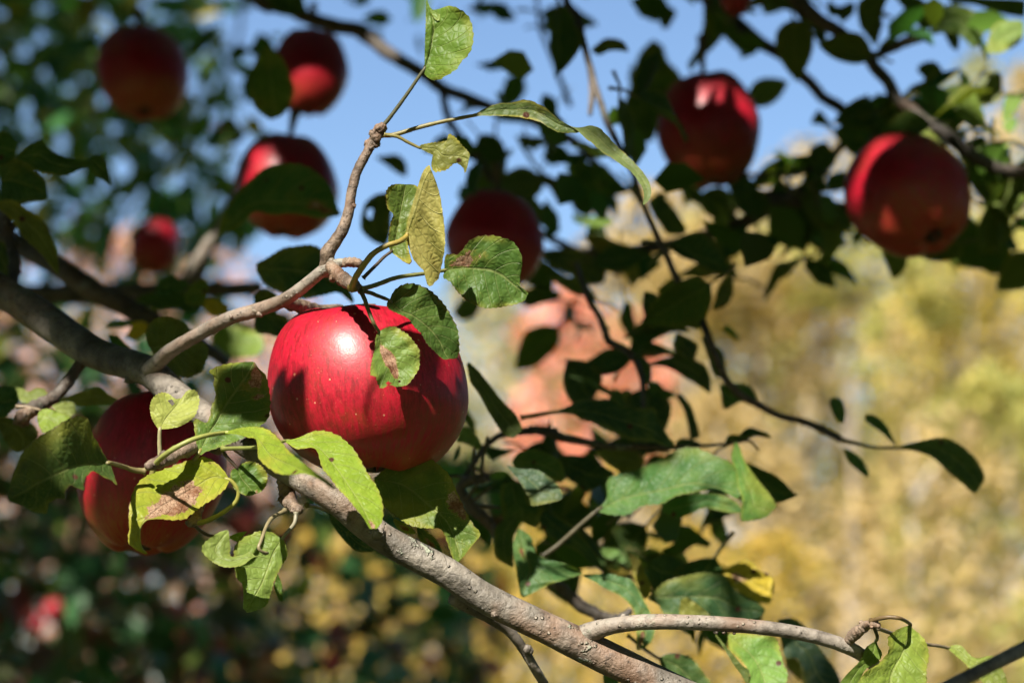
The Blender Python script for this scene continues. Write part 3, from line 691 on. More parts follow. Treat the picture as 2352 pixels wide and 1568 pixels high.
leaf('spur_hang', 'B', '1372,1350 1345,1450 1350,1500 1385,1590', '1378,1350 1415,1450 1420,1550 1420,1600', None, d=.83, ky=.1, col=GREEN, dmg=.6)
leaf('spur_hang', 'B', '925,1010 1000,975 1090,958', '928,1020 1000,1050 1050,1010', None, d=.81, ky=.5, col=LIME, dmg=.3, pet='610,900,.80 680,965,.805 760,1000,.808 840,1000,.81', pr=4, pcol=(.10, .08, .05))
leaf('b1', 'B', '1840,785 1880,900 1950,1000 2020,1080 2100,1140 2230,1150', '1850,780 2000,890 2150,1000 2280,1110', None, d=.87, ky=.1, col=BLUEG, dmg=.5, pet='1640,720,.82 1740,735,.84', pr=4)
leaf('b1', 'F', '-90,525 -60,500 0,560 80,630 120,690 140,770', '-92,540 -80,620 -20,700 60,760', None, d=.85, ky=0, col=DARK, dmg=.6, spot=(.6, .2, .16))
leaf('b1', 'V', '905,1190 925,1200 945,1212 955,1225', '903,1196 915,1215 935,1225', None, d=.835, ky=.6, col=PALE, dmg=.9, spot=(.5, 0, .2))
# bottom right, on the front shoot
leaf('b3_spur', 'H', '985,1180 900,1240 870,1310 830,1380 780,1430 720,1490 660,1568 620,1640', '995,1185 1020,1240 1045,1280 1040,1330 1000,1380 900,1440 830,1568 800,1650 720,1730', None, d=.80, ky=.3, kx=.3, f1=-.5, f2=.2, col=(.15, .24, .04), dmg=.6, pet='960,1010,.79 985,1080,.793 1005,1150,.797', pr=4.5, pcol=(.12, .10, .05))
leaf('b3_spur', 'H', '1285,1040 1200,1070 1110,1130 1100,1200 1110,1260 1060,1340 1000,1400 900,1460 830,1550 800,1640 900,1760', '1310,1020 1325,1060 1400,1120 1450,1190 1475,1280 1475,1370 1460,1440 1460,1568 1440,1680 1300,1790', '1305,1025 1290,1150 1230,1300 1170,1400 1130,1500 1130,1640 1150,1800', d=.787, ky=.6, kx=.1, f1=-.55, f2=.1, col=(.22, .31, .05), dmg=.45, pet='950,1000,.79 1020,975,.787 1120,962,.785 1220,975,.785', pr=5, pcol=(.15, .10, .045), label='bright folded leaf at the end of the front shoot')
leaf('b3_spur', 'H', '1650,1235 1720,1215 1780,1225 1840,1290 1890,1330 1950,1335 2030,1315 2090,1330 2150,1430 2180,1490 2195,1570', '1650,1250 1740,1330 1800,1380 1850,1440 1880,1460 1950,1540 2020,1610', None, d=.86, ky=.6, col=(.24, .30, .06), dmg=.5, pet='1000,1060,.80 1250,1150,.83 1460,1210,.85 1550,1222,.855', pr=4.5, pcol=(.26, .20, .13))
# shaded leaves right of the big apple
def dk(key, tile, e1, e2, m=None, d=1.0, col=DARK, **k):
    col = (col[0] * 1.25, col[1] * 1.4, col[2] * 1.35)  # lifts base colours that mostly have the shade put into them
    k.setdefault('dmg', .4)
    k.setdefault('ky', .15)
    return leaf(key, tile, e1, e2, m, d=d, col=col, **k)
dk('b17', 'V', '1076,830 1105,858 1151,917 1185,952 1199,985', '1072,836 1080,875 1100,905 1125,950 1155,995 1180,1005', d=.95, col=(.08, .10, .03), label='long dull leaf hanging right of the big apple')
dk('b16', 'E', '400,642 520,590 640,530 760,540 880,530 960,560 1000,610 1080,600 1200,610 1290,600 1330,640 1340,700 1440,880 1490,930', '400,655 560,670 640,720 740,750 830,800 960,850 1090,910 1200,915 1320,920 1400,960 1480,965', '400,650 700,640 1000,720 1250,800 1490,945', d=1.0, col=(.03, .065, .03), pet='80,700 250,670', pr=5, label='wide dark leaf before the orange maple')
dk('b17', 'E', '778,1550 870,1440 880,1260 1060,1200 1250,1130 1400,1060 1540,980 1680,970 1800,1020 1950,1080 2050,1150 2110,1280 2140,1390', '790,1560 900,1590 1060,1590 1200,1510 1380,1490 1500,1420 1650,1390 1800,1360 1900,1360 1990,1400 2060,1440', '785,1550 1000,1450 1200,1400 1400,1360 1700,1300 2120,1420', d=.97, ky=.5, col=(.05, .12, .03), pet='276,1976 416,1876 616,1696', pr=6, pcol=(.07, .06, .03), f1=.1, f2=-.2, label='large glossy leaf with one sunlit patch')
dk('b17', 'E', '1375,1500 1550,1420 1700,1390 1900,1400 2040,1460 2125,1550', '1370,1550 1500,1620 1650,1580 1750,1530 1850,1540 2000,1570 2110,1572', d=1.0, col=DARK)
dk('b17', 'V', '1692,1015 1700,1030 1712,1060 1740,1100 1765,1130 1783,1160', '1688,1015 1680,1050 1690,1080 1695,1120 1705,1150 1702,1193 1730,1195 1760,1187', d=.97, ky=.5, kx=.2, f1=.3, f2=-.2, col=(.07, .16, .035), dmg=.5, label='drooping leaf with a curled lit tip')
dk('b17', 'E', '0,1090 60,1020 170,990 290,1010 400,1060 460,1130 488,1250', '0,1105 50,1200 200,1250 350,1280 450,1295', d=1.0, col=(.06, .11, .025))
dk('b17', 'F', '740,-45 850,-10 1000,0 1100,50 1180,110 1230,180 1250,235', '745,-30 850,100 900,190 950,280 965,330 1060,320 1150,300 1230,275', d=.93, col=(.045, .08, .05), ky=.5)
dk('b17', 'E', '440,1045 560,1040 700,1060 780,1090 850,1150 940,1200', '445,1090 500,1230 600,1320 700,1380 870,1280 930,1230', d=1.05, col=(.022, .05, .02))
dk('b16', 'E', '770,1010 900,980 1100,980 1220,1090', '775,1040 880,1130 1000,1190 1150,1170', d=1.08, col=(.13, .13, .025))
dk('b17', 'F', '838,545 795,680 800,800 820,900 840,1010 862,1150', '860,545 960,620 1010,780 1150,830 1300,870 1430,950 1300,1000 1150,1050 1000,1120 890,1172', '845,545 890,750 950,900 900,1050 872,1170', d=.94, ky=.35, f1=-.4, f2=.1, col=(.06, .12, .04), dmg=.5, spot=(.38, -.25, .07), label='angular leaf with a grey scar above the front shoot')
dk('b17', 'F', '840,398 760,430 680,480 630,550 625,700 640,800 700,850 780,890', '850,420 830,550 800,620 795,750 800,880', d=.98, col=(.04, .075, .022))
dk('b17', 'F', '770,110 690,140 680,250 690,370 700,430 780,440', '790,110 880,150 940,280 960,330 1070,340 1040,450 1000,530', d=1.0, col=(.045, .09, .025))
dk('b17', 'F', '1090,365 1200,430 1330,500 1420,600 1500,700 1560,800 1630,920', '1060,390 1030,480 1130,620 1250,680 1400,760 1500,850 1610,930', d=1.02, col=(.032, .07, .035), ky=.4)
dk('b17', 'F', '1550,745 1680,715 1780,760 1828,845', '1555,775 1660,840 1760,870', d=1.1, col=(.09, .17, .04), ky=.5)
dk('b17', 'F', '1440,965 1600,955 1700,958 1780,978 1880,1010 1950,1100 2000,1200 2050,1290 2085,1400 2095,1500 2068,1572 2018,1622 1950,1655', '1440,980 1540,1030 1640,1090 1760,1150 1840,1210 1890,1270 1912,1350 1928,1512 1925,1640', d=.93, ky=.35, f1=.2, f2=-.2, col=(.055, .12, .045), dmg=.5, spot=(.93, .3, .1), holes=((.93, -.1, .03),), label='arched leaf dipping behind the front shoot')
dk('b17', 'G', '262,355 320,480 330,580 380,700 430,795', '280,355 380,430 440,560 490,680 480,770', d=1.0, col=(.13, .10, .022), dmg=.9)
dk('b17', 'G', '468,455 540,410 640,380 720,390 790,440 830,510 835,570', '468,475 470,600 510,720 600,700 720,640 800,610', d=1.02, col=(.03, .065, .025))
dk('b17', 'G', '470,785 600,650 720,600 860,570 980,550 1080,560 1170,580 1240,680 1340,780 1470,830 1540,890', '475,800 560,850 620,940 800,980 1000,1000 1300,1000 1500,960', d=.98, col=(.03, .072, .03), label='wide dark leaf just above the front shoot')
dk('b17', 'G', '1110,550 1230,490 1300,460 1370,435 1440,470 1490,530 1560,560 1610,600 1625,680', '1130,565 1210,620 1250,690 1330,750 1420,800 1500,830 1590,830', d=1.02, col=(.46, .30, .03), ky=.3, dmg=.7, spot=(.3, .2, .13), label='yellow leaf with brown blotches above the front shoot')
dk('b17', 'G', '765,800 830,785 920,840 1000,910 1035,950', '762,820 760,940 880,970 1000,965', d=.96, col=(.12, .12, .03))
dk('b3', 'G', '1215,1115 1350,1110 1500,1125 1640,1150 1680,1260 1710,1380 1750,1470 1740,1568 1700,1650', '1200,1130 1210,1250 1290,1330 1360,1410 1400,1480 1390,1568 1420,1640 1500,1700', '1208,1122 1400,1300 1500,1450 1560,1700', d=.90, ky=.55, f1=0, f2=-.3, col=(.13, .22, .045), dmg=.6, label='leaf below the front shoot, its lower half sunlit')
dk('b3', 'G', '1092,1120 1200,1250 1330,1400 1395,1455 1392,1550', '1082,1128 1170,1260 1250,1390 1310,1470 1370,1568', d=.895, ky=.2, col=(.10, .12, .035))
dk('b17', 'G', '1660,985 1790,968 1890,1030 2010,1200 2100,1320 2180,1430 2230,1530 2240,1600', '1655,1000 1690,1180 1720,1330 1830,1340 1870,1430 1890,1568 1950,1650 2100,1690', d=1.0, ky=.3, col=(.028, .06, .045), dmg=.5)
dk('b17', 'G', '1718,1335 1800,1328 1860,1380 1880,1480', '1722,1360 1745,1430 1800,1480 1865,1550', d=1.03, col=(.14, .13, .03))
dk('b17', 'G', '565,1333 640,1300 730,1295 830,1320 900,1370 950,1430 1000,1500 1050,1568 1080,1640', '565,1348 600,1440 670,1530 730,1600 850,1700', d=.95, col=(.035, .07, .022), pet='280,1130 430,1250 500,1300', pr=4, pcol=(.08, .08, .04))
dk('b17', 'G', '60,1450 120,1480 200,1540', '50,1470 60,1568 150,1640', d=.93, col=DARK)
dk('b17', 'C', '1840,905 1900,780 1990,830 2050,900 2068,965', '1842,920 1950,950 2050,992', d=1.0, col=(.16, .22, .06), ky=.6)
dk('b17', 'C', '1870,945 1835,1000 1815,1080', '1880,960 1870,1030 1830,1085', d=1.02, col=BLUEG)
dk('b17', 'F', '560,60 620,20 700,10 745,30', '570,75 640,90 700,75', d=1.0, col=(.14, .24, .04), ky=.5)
for a in ('370,270,.99 420,200,.985 470,120,.98', '400,300,.99 500,230,.985 590,160,.98', '430,320,.99 550,335,.985 670,352,.98', '440,70,.98 425,-50,.98 440,-200,.98', '500,60,.98 510,-60,.98 540,-210,.98 560,-300,.98', '380,90,.99 300,60,1.0 200,60,1.0'):
    p = pts('F', a)
    q = spline(p, 14)
    V, F = tube_arrays([P(*r) for r in q], [4 * PXM] * 14, 8, .1)
    o = bpy.data.objects.new('leaf_stalk', mesh_from('leaf_stalk', [v - V[0] for v in V], F, [petiole_mat((.08, .07, .04))]))
    link(o, BRANCH['b17'], V[0])
# leaves on the thin hanging shoot
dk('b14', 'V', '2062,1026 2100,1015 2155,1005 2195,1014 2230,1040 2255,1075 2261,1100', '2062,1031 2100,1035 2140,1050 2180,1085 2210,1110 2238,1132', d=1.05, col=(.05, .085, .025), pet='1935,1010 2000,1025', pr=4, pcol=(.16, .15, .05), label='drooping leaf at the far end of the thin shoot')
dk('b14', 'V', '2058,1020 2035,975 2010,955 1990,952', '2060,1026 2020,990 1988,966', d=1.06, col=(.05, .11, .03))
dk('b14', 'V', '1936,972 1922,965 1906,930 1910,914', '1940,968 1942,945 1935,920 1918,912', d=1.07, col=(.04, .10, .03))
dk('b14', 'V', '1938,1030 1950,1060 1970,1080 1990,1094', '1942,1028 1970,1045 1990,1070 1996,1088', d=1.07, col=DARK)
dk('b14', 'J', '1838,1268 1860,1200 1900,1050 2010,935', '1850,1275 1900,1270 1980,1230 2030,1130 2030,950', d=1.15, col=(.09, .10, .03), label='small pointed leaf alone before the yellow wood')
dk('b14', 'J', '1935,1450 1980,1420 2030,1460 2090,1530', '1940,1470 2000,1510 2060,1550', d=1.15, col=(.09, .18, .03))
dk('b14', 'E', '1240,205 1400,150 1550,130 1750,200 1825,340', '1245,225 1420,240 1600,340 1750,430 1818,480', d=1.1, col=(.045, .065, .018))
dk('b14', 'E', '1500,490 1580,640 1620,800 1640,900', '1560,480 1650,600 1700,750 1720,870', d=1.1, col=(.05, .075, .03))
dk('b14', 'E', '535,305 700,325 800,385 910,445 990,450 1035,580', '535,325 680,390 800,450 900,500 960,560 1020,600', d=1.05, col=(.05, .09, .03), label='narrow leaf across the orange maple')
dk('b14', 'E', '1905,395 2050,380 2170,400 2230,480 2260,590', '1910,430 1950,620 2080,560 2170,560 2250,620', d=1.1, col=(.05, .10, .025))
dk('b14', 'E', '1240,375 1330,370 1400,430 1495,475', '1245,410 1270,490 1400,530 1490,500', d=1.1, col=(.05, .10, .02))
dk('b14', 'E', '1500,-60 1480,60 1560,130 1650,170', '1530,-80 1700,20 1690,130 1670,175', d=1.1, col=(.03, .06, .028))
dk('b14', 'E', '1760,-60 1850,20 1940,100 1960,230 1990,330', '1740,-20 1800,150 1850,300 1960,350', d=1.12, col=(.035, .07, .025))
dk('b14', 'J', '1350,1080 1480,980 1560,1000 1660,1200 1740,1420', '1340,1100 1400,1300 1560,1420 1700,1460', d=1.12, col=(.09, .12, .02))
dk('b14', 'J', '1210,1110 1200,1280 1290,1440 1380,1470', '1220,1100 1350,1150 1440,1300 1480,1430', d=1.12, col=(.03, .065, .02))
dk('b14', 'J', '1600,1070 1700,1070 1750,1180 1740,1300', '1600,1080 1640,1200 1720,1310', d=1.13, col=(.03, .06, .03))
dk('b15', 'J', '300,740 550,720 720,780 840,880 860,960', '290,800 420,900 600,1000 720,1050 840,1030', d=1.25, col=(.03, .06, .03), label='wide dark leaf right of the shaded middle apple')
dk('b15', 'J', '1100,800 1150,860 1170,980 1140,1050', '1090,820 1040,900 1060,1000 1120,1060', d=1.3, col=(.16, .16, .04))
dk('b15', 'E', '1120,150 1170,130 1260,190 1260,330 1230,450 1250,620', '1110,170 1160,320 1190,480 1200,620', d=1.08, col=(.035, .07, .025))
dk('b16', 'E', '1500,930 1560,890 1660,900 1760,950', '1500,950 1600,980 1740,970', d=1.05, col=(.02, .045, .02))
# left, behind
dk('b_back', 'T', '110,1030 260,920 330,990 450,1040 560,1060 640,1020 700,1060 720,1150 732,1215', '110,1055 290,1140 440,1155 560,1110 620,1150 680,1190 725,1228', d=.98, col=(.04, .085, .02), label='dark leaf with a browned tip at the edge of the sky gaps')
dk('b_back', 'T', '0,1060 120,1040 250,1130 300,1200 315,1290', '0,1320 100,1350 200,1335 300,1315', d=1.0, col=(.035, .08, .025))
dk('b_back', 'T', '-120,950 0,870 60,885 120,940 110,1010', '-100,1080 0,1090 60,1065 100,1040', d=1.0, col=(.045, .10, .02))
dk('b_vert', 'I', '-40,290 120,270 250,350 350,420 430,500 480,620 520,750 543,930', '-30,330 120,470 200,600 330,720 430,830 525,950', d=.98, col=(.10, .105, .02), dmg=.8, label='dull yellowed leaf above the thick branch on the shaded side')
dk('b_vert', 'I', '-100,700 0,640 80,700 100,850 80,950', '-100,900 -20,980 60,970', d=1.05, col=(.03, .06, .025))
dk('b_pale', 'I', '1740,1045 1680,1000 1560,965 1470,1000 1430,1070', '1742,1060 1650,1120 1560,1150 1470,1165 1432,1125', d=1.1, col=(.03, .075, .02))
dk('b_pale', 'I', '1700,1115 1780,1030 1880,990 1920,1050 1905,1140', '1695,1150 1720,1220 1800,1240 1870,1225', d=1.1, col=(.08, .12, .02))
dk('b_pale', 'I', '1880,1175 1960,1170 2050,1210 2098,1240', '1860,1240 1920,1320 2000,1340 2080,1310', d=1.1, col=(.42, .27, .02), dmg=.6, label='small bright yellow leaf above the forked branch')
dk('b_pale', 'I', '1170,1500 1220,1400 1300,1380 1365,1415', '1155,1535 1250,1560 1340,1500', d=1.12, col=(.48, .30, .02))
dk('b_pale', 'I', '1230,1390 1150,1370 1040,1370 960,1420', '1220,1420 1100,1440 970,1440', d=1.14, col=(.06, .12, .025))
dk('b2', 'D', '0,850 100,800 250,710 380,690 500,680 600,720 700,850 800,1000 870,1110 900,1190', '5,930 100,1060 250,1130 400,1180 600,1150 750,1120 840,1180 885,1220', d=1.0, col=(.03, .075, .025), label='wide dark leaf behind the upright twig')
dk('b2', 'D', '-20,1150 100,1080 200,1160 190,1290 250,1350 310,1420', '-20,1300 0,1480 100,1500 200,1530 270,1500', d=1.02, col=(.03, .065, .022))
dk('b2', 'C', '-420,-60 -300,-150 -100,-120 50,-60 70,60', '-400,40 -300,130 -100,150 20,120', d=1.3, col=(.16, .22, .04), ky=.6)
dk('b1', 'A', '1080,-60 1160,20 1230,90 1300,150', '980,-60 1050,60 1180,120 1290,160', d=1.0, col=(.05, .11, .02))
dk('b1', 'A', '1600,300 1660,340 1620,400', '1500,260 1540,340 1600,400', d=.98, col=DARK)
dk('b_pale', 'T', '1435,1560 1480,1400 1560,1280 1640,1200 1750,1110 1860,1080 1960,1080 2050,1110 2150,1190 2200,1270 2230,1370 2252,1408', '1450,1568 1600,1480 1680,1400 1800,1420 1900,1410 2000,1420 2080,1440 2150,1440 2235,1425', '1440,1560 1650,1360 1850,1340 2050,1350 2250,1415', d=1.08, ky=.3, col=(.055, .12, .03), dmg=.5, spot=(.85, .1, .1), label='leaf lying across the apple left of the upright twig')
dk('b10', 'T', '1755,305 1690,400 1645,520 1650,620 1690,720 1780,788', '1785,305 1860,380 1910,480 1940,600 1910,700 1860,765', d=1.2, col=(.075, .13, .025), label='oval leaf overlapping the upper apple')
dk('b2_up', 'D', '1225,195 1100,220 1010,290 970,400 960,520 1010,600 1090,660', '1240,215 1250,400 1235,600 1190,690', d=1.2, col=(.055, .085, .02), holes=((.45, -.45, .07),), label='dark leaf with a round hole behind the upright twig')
dk('b10', 'N', '1100,1440 1180,1430 1290,1420 1370,1480 1390,1560', '1110,1460 1200,1520 1310,1600 1380,1620', d=1.4, col=(.05, .08, .02))
# dark leaves in the upper right
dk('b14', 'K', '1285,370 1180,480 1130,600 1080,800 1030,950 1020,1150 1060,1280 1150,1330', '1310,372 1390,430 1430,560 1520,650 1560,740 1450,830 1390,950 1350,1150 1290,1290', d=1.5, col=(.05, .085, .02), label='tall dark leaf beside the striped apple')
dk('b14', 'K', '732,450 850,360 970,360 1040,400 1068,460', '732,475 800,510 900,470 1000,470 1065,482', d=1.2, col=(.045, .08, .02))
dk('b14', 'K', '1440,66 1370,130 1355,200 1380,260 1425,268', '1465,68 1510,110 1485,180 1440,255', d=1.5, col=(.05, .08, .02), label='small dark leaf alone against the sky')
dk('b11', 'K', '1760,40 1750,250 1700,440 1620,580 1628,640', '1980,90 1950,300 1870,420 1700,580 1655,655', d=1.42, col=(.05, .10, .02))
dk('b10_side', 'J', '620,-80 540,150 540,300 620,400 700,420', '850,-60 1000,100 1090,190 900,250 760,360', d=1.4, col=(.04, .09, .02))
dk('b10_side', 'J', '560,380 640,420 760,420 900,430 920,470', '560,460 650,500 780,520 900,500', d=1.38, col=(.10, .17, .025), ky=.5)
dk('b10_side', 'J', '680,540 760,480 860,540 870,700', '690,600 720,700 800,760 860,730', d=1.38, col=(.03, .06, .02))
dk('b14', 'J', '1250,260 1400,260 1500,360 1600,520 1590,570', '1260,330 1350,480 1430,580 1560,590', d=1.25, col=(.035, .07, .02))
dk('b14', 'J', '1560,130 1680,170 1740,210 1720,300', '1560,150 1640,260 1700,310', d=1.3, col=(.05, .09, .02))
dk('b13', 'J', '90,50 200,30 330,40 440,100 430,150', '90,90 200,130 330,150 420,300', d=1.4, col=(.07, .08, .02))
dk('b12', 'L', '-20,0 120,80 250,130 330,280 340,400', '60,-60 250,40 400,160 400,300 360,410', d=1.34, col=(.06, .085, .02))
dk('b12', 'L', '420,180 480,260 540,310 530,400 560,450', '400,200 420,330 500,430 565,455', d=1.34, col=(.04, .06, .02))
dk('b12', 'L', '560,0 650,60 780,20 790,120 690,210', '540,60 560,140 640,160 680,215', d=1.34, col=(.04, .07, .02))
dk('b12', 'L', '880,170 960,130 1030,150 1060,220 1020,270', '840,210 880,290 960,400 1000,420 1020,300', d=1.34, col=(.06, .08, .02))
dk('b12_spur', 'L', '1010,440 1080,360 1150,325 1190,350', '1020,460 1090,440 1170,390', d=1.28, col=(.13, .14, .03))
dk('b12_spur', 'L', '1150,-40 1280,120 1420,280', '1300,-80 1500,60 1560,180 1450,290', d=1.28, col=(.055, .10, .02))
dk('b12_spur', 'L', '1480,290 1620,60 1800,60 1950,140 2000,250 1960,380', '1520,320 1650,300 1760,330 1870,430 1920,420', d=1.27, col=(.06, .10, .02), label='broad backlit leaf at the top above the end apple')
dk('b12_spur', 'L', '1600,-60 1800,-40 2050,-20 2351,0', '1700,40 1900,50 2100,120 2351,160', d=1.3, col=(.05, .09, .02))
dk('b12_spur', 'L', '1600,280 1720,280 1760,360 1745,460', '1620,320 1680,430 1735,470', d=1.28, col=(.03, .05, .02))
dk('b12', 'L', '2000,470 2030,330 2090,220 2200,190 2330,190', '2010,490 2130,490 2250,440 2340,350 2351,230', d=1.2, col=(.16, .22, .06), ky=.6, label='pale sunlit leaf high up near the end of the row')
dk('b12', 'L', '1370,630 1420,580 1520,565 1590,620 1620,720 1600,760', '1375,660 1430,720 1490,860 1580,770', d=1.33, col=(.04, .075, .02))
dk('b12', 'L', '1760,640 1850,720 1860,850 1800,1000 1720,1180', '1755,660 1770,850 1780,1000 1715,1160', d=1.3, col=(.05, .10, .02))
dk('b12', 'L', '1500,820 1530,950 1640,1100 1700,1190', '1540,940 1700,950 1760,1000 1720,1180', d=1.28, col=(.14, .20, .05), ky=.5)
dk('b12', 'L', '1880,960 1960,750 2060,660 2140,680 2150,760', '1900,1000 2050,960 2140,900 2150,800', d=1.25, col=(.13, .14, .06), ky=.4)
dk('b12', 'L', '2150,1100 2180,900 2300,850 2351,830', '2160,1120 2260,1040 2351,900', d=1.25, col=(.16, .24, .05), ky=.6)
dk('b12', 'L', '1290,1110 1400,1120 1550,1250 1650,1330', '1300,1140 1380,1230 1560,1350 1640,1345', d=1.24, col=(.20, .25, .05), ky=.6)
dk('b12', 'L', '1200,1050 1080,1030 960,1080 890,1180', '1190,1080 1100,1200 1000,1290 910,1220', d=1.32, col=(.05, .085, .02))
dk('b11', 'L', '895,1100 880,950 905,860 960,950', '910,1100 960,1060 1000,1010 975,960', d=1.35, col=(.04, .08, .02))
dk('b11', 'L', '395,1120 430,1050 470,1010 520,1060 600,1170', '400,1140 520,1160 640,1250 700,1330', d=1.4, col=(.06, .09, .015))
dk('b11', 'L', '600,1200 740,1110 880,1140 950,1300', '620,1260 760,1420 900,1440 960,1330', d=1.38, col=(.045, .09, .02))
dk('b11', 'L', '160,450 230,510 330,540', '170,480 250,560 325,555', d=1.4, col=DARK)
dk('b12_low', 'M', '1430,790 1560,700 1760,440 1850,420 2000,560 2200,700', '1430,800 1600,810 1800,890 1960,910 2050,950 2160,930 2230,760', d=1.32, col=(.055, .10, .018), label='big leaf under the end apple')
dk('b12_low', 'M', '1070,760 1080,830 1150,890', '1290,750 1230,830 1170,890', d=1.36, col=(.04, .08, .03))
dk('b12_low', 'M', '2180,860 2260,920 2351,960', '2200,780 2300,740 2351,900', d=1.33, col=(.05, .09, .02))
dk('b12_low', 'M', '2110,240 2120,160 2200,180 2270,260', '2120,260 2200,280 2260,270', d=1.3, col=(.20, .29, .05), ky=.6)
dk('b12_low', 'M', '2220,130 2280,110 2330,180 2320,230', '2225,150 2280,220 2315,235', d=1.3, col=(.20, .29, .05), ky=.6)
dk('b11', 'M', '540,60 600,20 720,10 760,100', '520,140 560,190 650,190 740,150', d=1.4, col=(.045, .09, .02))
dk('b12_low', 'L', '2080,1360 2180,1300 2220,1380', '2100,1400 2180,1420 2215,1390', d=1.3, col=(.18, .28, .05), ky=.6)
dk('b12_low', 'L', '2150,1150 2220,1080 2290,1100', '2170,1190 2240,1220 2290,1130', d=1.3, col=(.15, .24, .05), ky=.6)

print('near leaves', NLEAF[0])

# ------------------------------------------------------------------ apples
PROFILE = np.array([(.0, .50), (.07, .56), (.16, .70), (.30, .81), (.48, .845), (.68, .765), (.85, .57), (.965, .28), (1.0, .0),
                    (.965, -.28), (.86, -.53), (.70, -.72), (.53, -.82), (.39, -.86), (.28, -.84), (.19, -.79), (.10, -.75), (.0, -.73)])

def apple_mesh(rx, hz, seed, lobes=.03, nu=64, nv=44, rnd_=0.0):
    pr = spline(PROFILE, nv)
    zz_ = np.clip(np.abs(pr[:, 1]) / .87, 0, 1)
    outer = pr[:, 0] > .38                             # rounder shoulders for the smaller fruit
    pr[:, 0] = np.where(outer, pr[:, 0] * (1 - rnd_ * .12 * zz_ ** 1.2), pr[:, 0] * (1 - rnd_ * .12))
    V, F = [], []
    rnd = random.Random(seed)
    ph, ph2 = rnd.random() * 6.28, rnd.random() * 6.28
    for i, (r, z) in enumerate(pr):
        low = max(0.0, -z)
        top = max(0.0, z)
        for j in range(nu):
            a = 2 * math.pi * j / nu
            lob = 1 + (.6 + .8 * (seed * 37 % 10) / 10) * lobes * (.35 + 1.2 * low ** 2) * math.cos(5 * a + ph) + .022 * math.cos(2 * a + ph2) + .012 * math.cos(3 * a + ph)
            zz = z + (.055 * low ** 3 + .02 * top ** 3) * math.cos(5 * a + ph) * min(1, r * 2) + .075 * r * math.cos(a + ph2)
            wob = 1 + .018 * noise.noise(Vector((math.cos(a) * r * 1.6, math.sin(a) * r * 1.6, z * 1.6 + seed)))
            V.append(Vector((math.cos(a) * r * rx * lob * wob, math.sin(a) * r * rx * lob * wob, zz * hz * wob)))
    for i in range(nv - 1):
        for j in range(nu):
            F.append((i * nu + j, (i + 1) * nu + j, (i + 1) * nu + (j + 1) % nu, i * nu + (j + 1) % nu))
    return mesh_from('apple', V, F, [M_APPLE])

def apple(u, v, wpx, hpx, d, axis, label, blush=.35, scab=0.0, seed=1, stem_to=None, spin=0.0, small=False, group=None):
    """axis: direction of the stalk end in camera axes (right, up, towards the camera)."""
    rx = wpx / 2 * PXM * d
    hz = hpx / 1.71 * PXM * d
    ax = (RIGHT * axis[0] + UP * axis[1] - FWD * axis[2]).normalized()
    rot = ax.to_track_quat('Z', 'Y') @ Matrix.Rotation(spin, 3, 'Z').to_quaternion()
    c = P(u, v, d)
    o = bpy.data.objects.new('apple', apple_mesh(rx, hz, seed, nu=32 if small else 72, nv=22 if small else 48, rnd_=0 if seed == 3 else .5 + (seed * 13 % 7) / 8))
    link(o, None, c)
    o.rotation_mode = 'QUATERNION'
    o.rotation_quaternion = rot
    o['blush'], o['scab'] = float(blush), float(scab)
    tag(o, label, 'apple', group)
    # stalk and dry calyx (parts; local space)
    def part(name, V, F, mat):
        p = bpy.data.objects.new(name, mesh_from(name, V, F, [mat]))
        COL.objects.link(p)
        p.parent = o
    L = 1.15 if stem_to is None else stem_to
    C = [Vector((.0 + .12 * rx * t * t, .05 * rx * t, hz * (.5 + L * t))) for t in np.linspace(0, 1, 9)]
    part('stalk', *tube_arrays(C, [rx * (.05 + .035 * abs(t - .3) ** 2 * 4) for t in np.linspace(0, 1, 9)], 8, .15), M_STEM)
    parts = []
    for k in range(5):
        a = 2 * math.pi * k / 5 + seed
        dr = Vector((math.cos(a), math.sin(a), 0))
        parts.append(tube_arrays([dr * rx * .05 + Vector((0, 0, -.70 * hz)), dr * rx * .13 + Vector((0, 0, -.76 * hz)), dr * rx * .10 + Vector((0, 0, -.84 * hz)), dr * rx * .02 + Vector((0, 0, -.88 * hz))], [rx * .04, rx * .045, rx * .03, rx * .006], 6, .1))
    V, F, _ = join(parts)
    part('calyx', V, F, M_CALYX)
    return o

apple(845, 893, 466, 372, .842, (-.10, .985, -.10), 'big glossy red apple in focus, sunlit with leaf shadows', .35, 0, 3, .35, 1.0)
apple(352, 1085, 345, 352, .93, (.12, .97, -.22), 'red apple in shade behind the big dark ragged leaf', .75, .0, 5, .6, 2.2)
apple(328, 168, 208, 200, 1.62, (-.1, .95, -.3), 'dark scabby apple high among the leafy sky gaps', .85, 1.0, 7, .8, .4)
apple(712, 165, 178, 196, 1.6, (.05, .97, -.2), 'shaded apple with one bright fleck behind the oval leaf', .2, 0, 9, .9, 2.0)
apple(660, 428, 242, 226, 1.42, (.0, .96, -.25), 'apple half hidden by a leaf left of the upright twig', .6, .2, 11, .9, 3.0)
apple(357, 566, 116, 118, 2.1, (.25, .9, -.3), 'small orange-bottomed apple above the blurred forked twig', 1.0, .4, 13, .9, 1.0)
apple(1135, 553, 228, 222, 1.30, (.1, .97, -.2), 'shaded dark red apple behind the patched leaf', .55, .0, 15, .9, .7)
apple(1631, 297, 238, 256, 1.38, (-.12, .97, -.18), 'red apple with three light stripes against the sky', .65, .3, 17, 1.0, 1.6)
apple(2086, 449, 286, 285, 1.22, (-.33, .72, -.60), 'end apple over the yellow wood, showing its blossom end', .45, .0, 19, .7, 2.7)
apple(1690, -14, 78, 90, 1.3, (0, .97, -.2), 'orange-red apple cut by the top edge', .9, 0, 21, .9, .3, True)

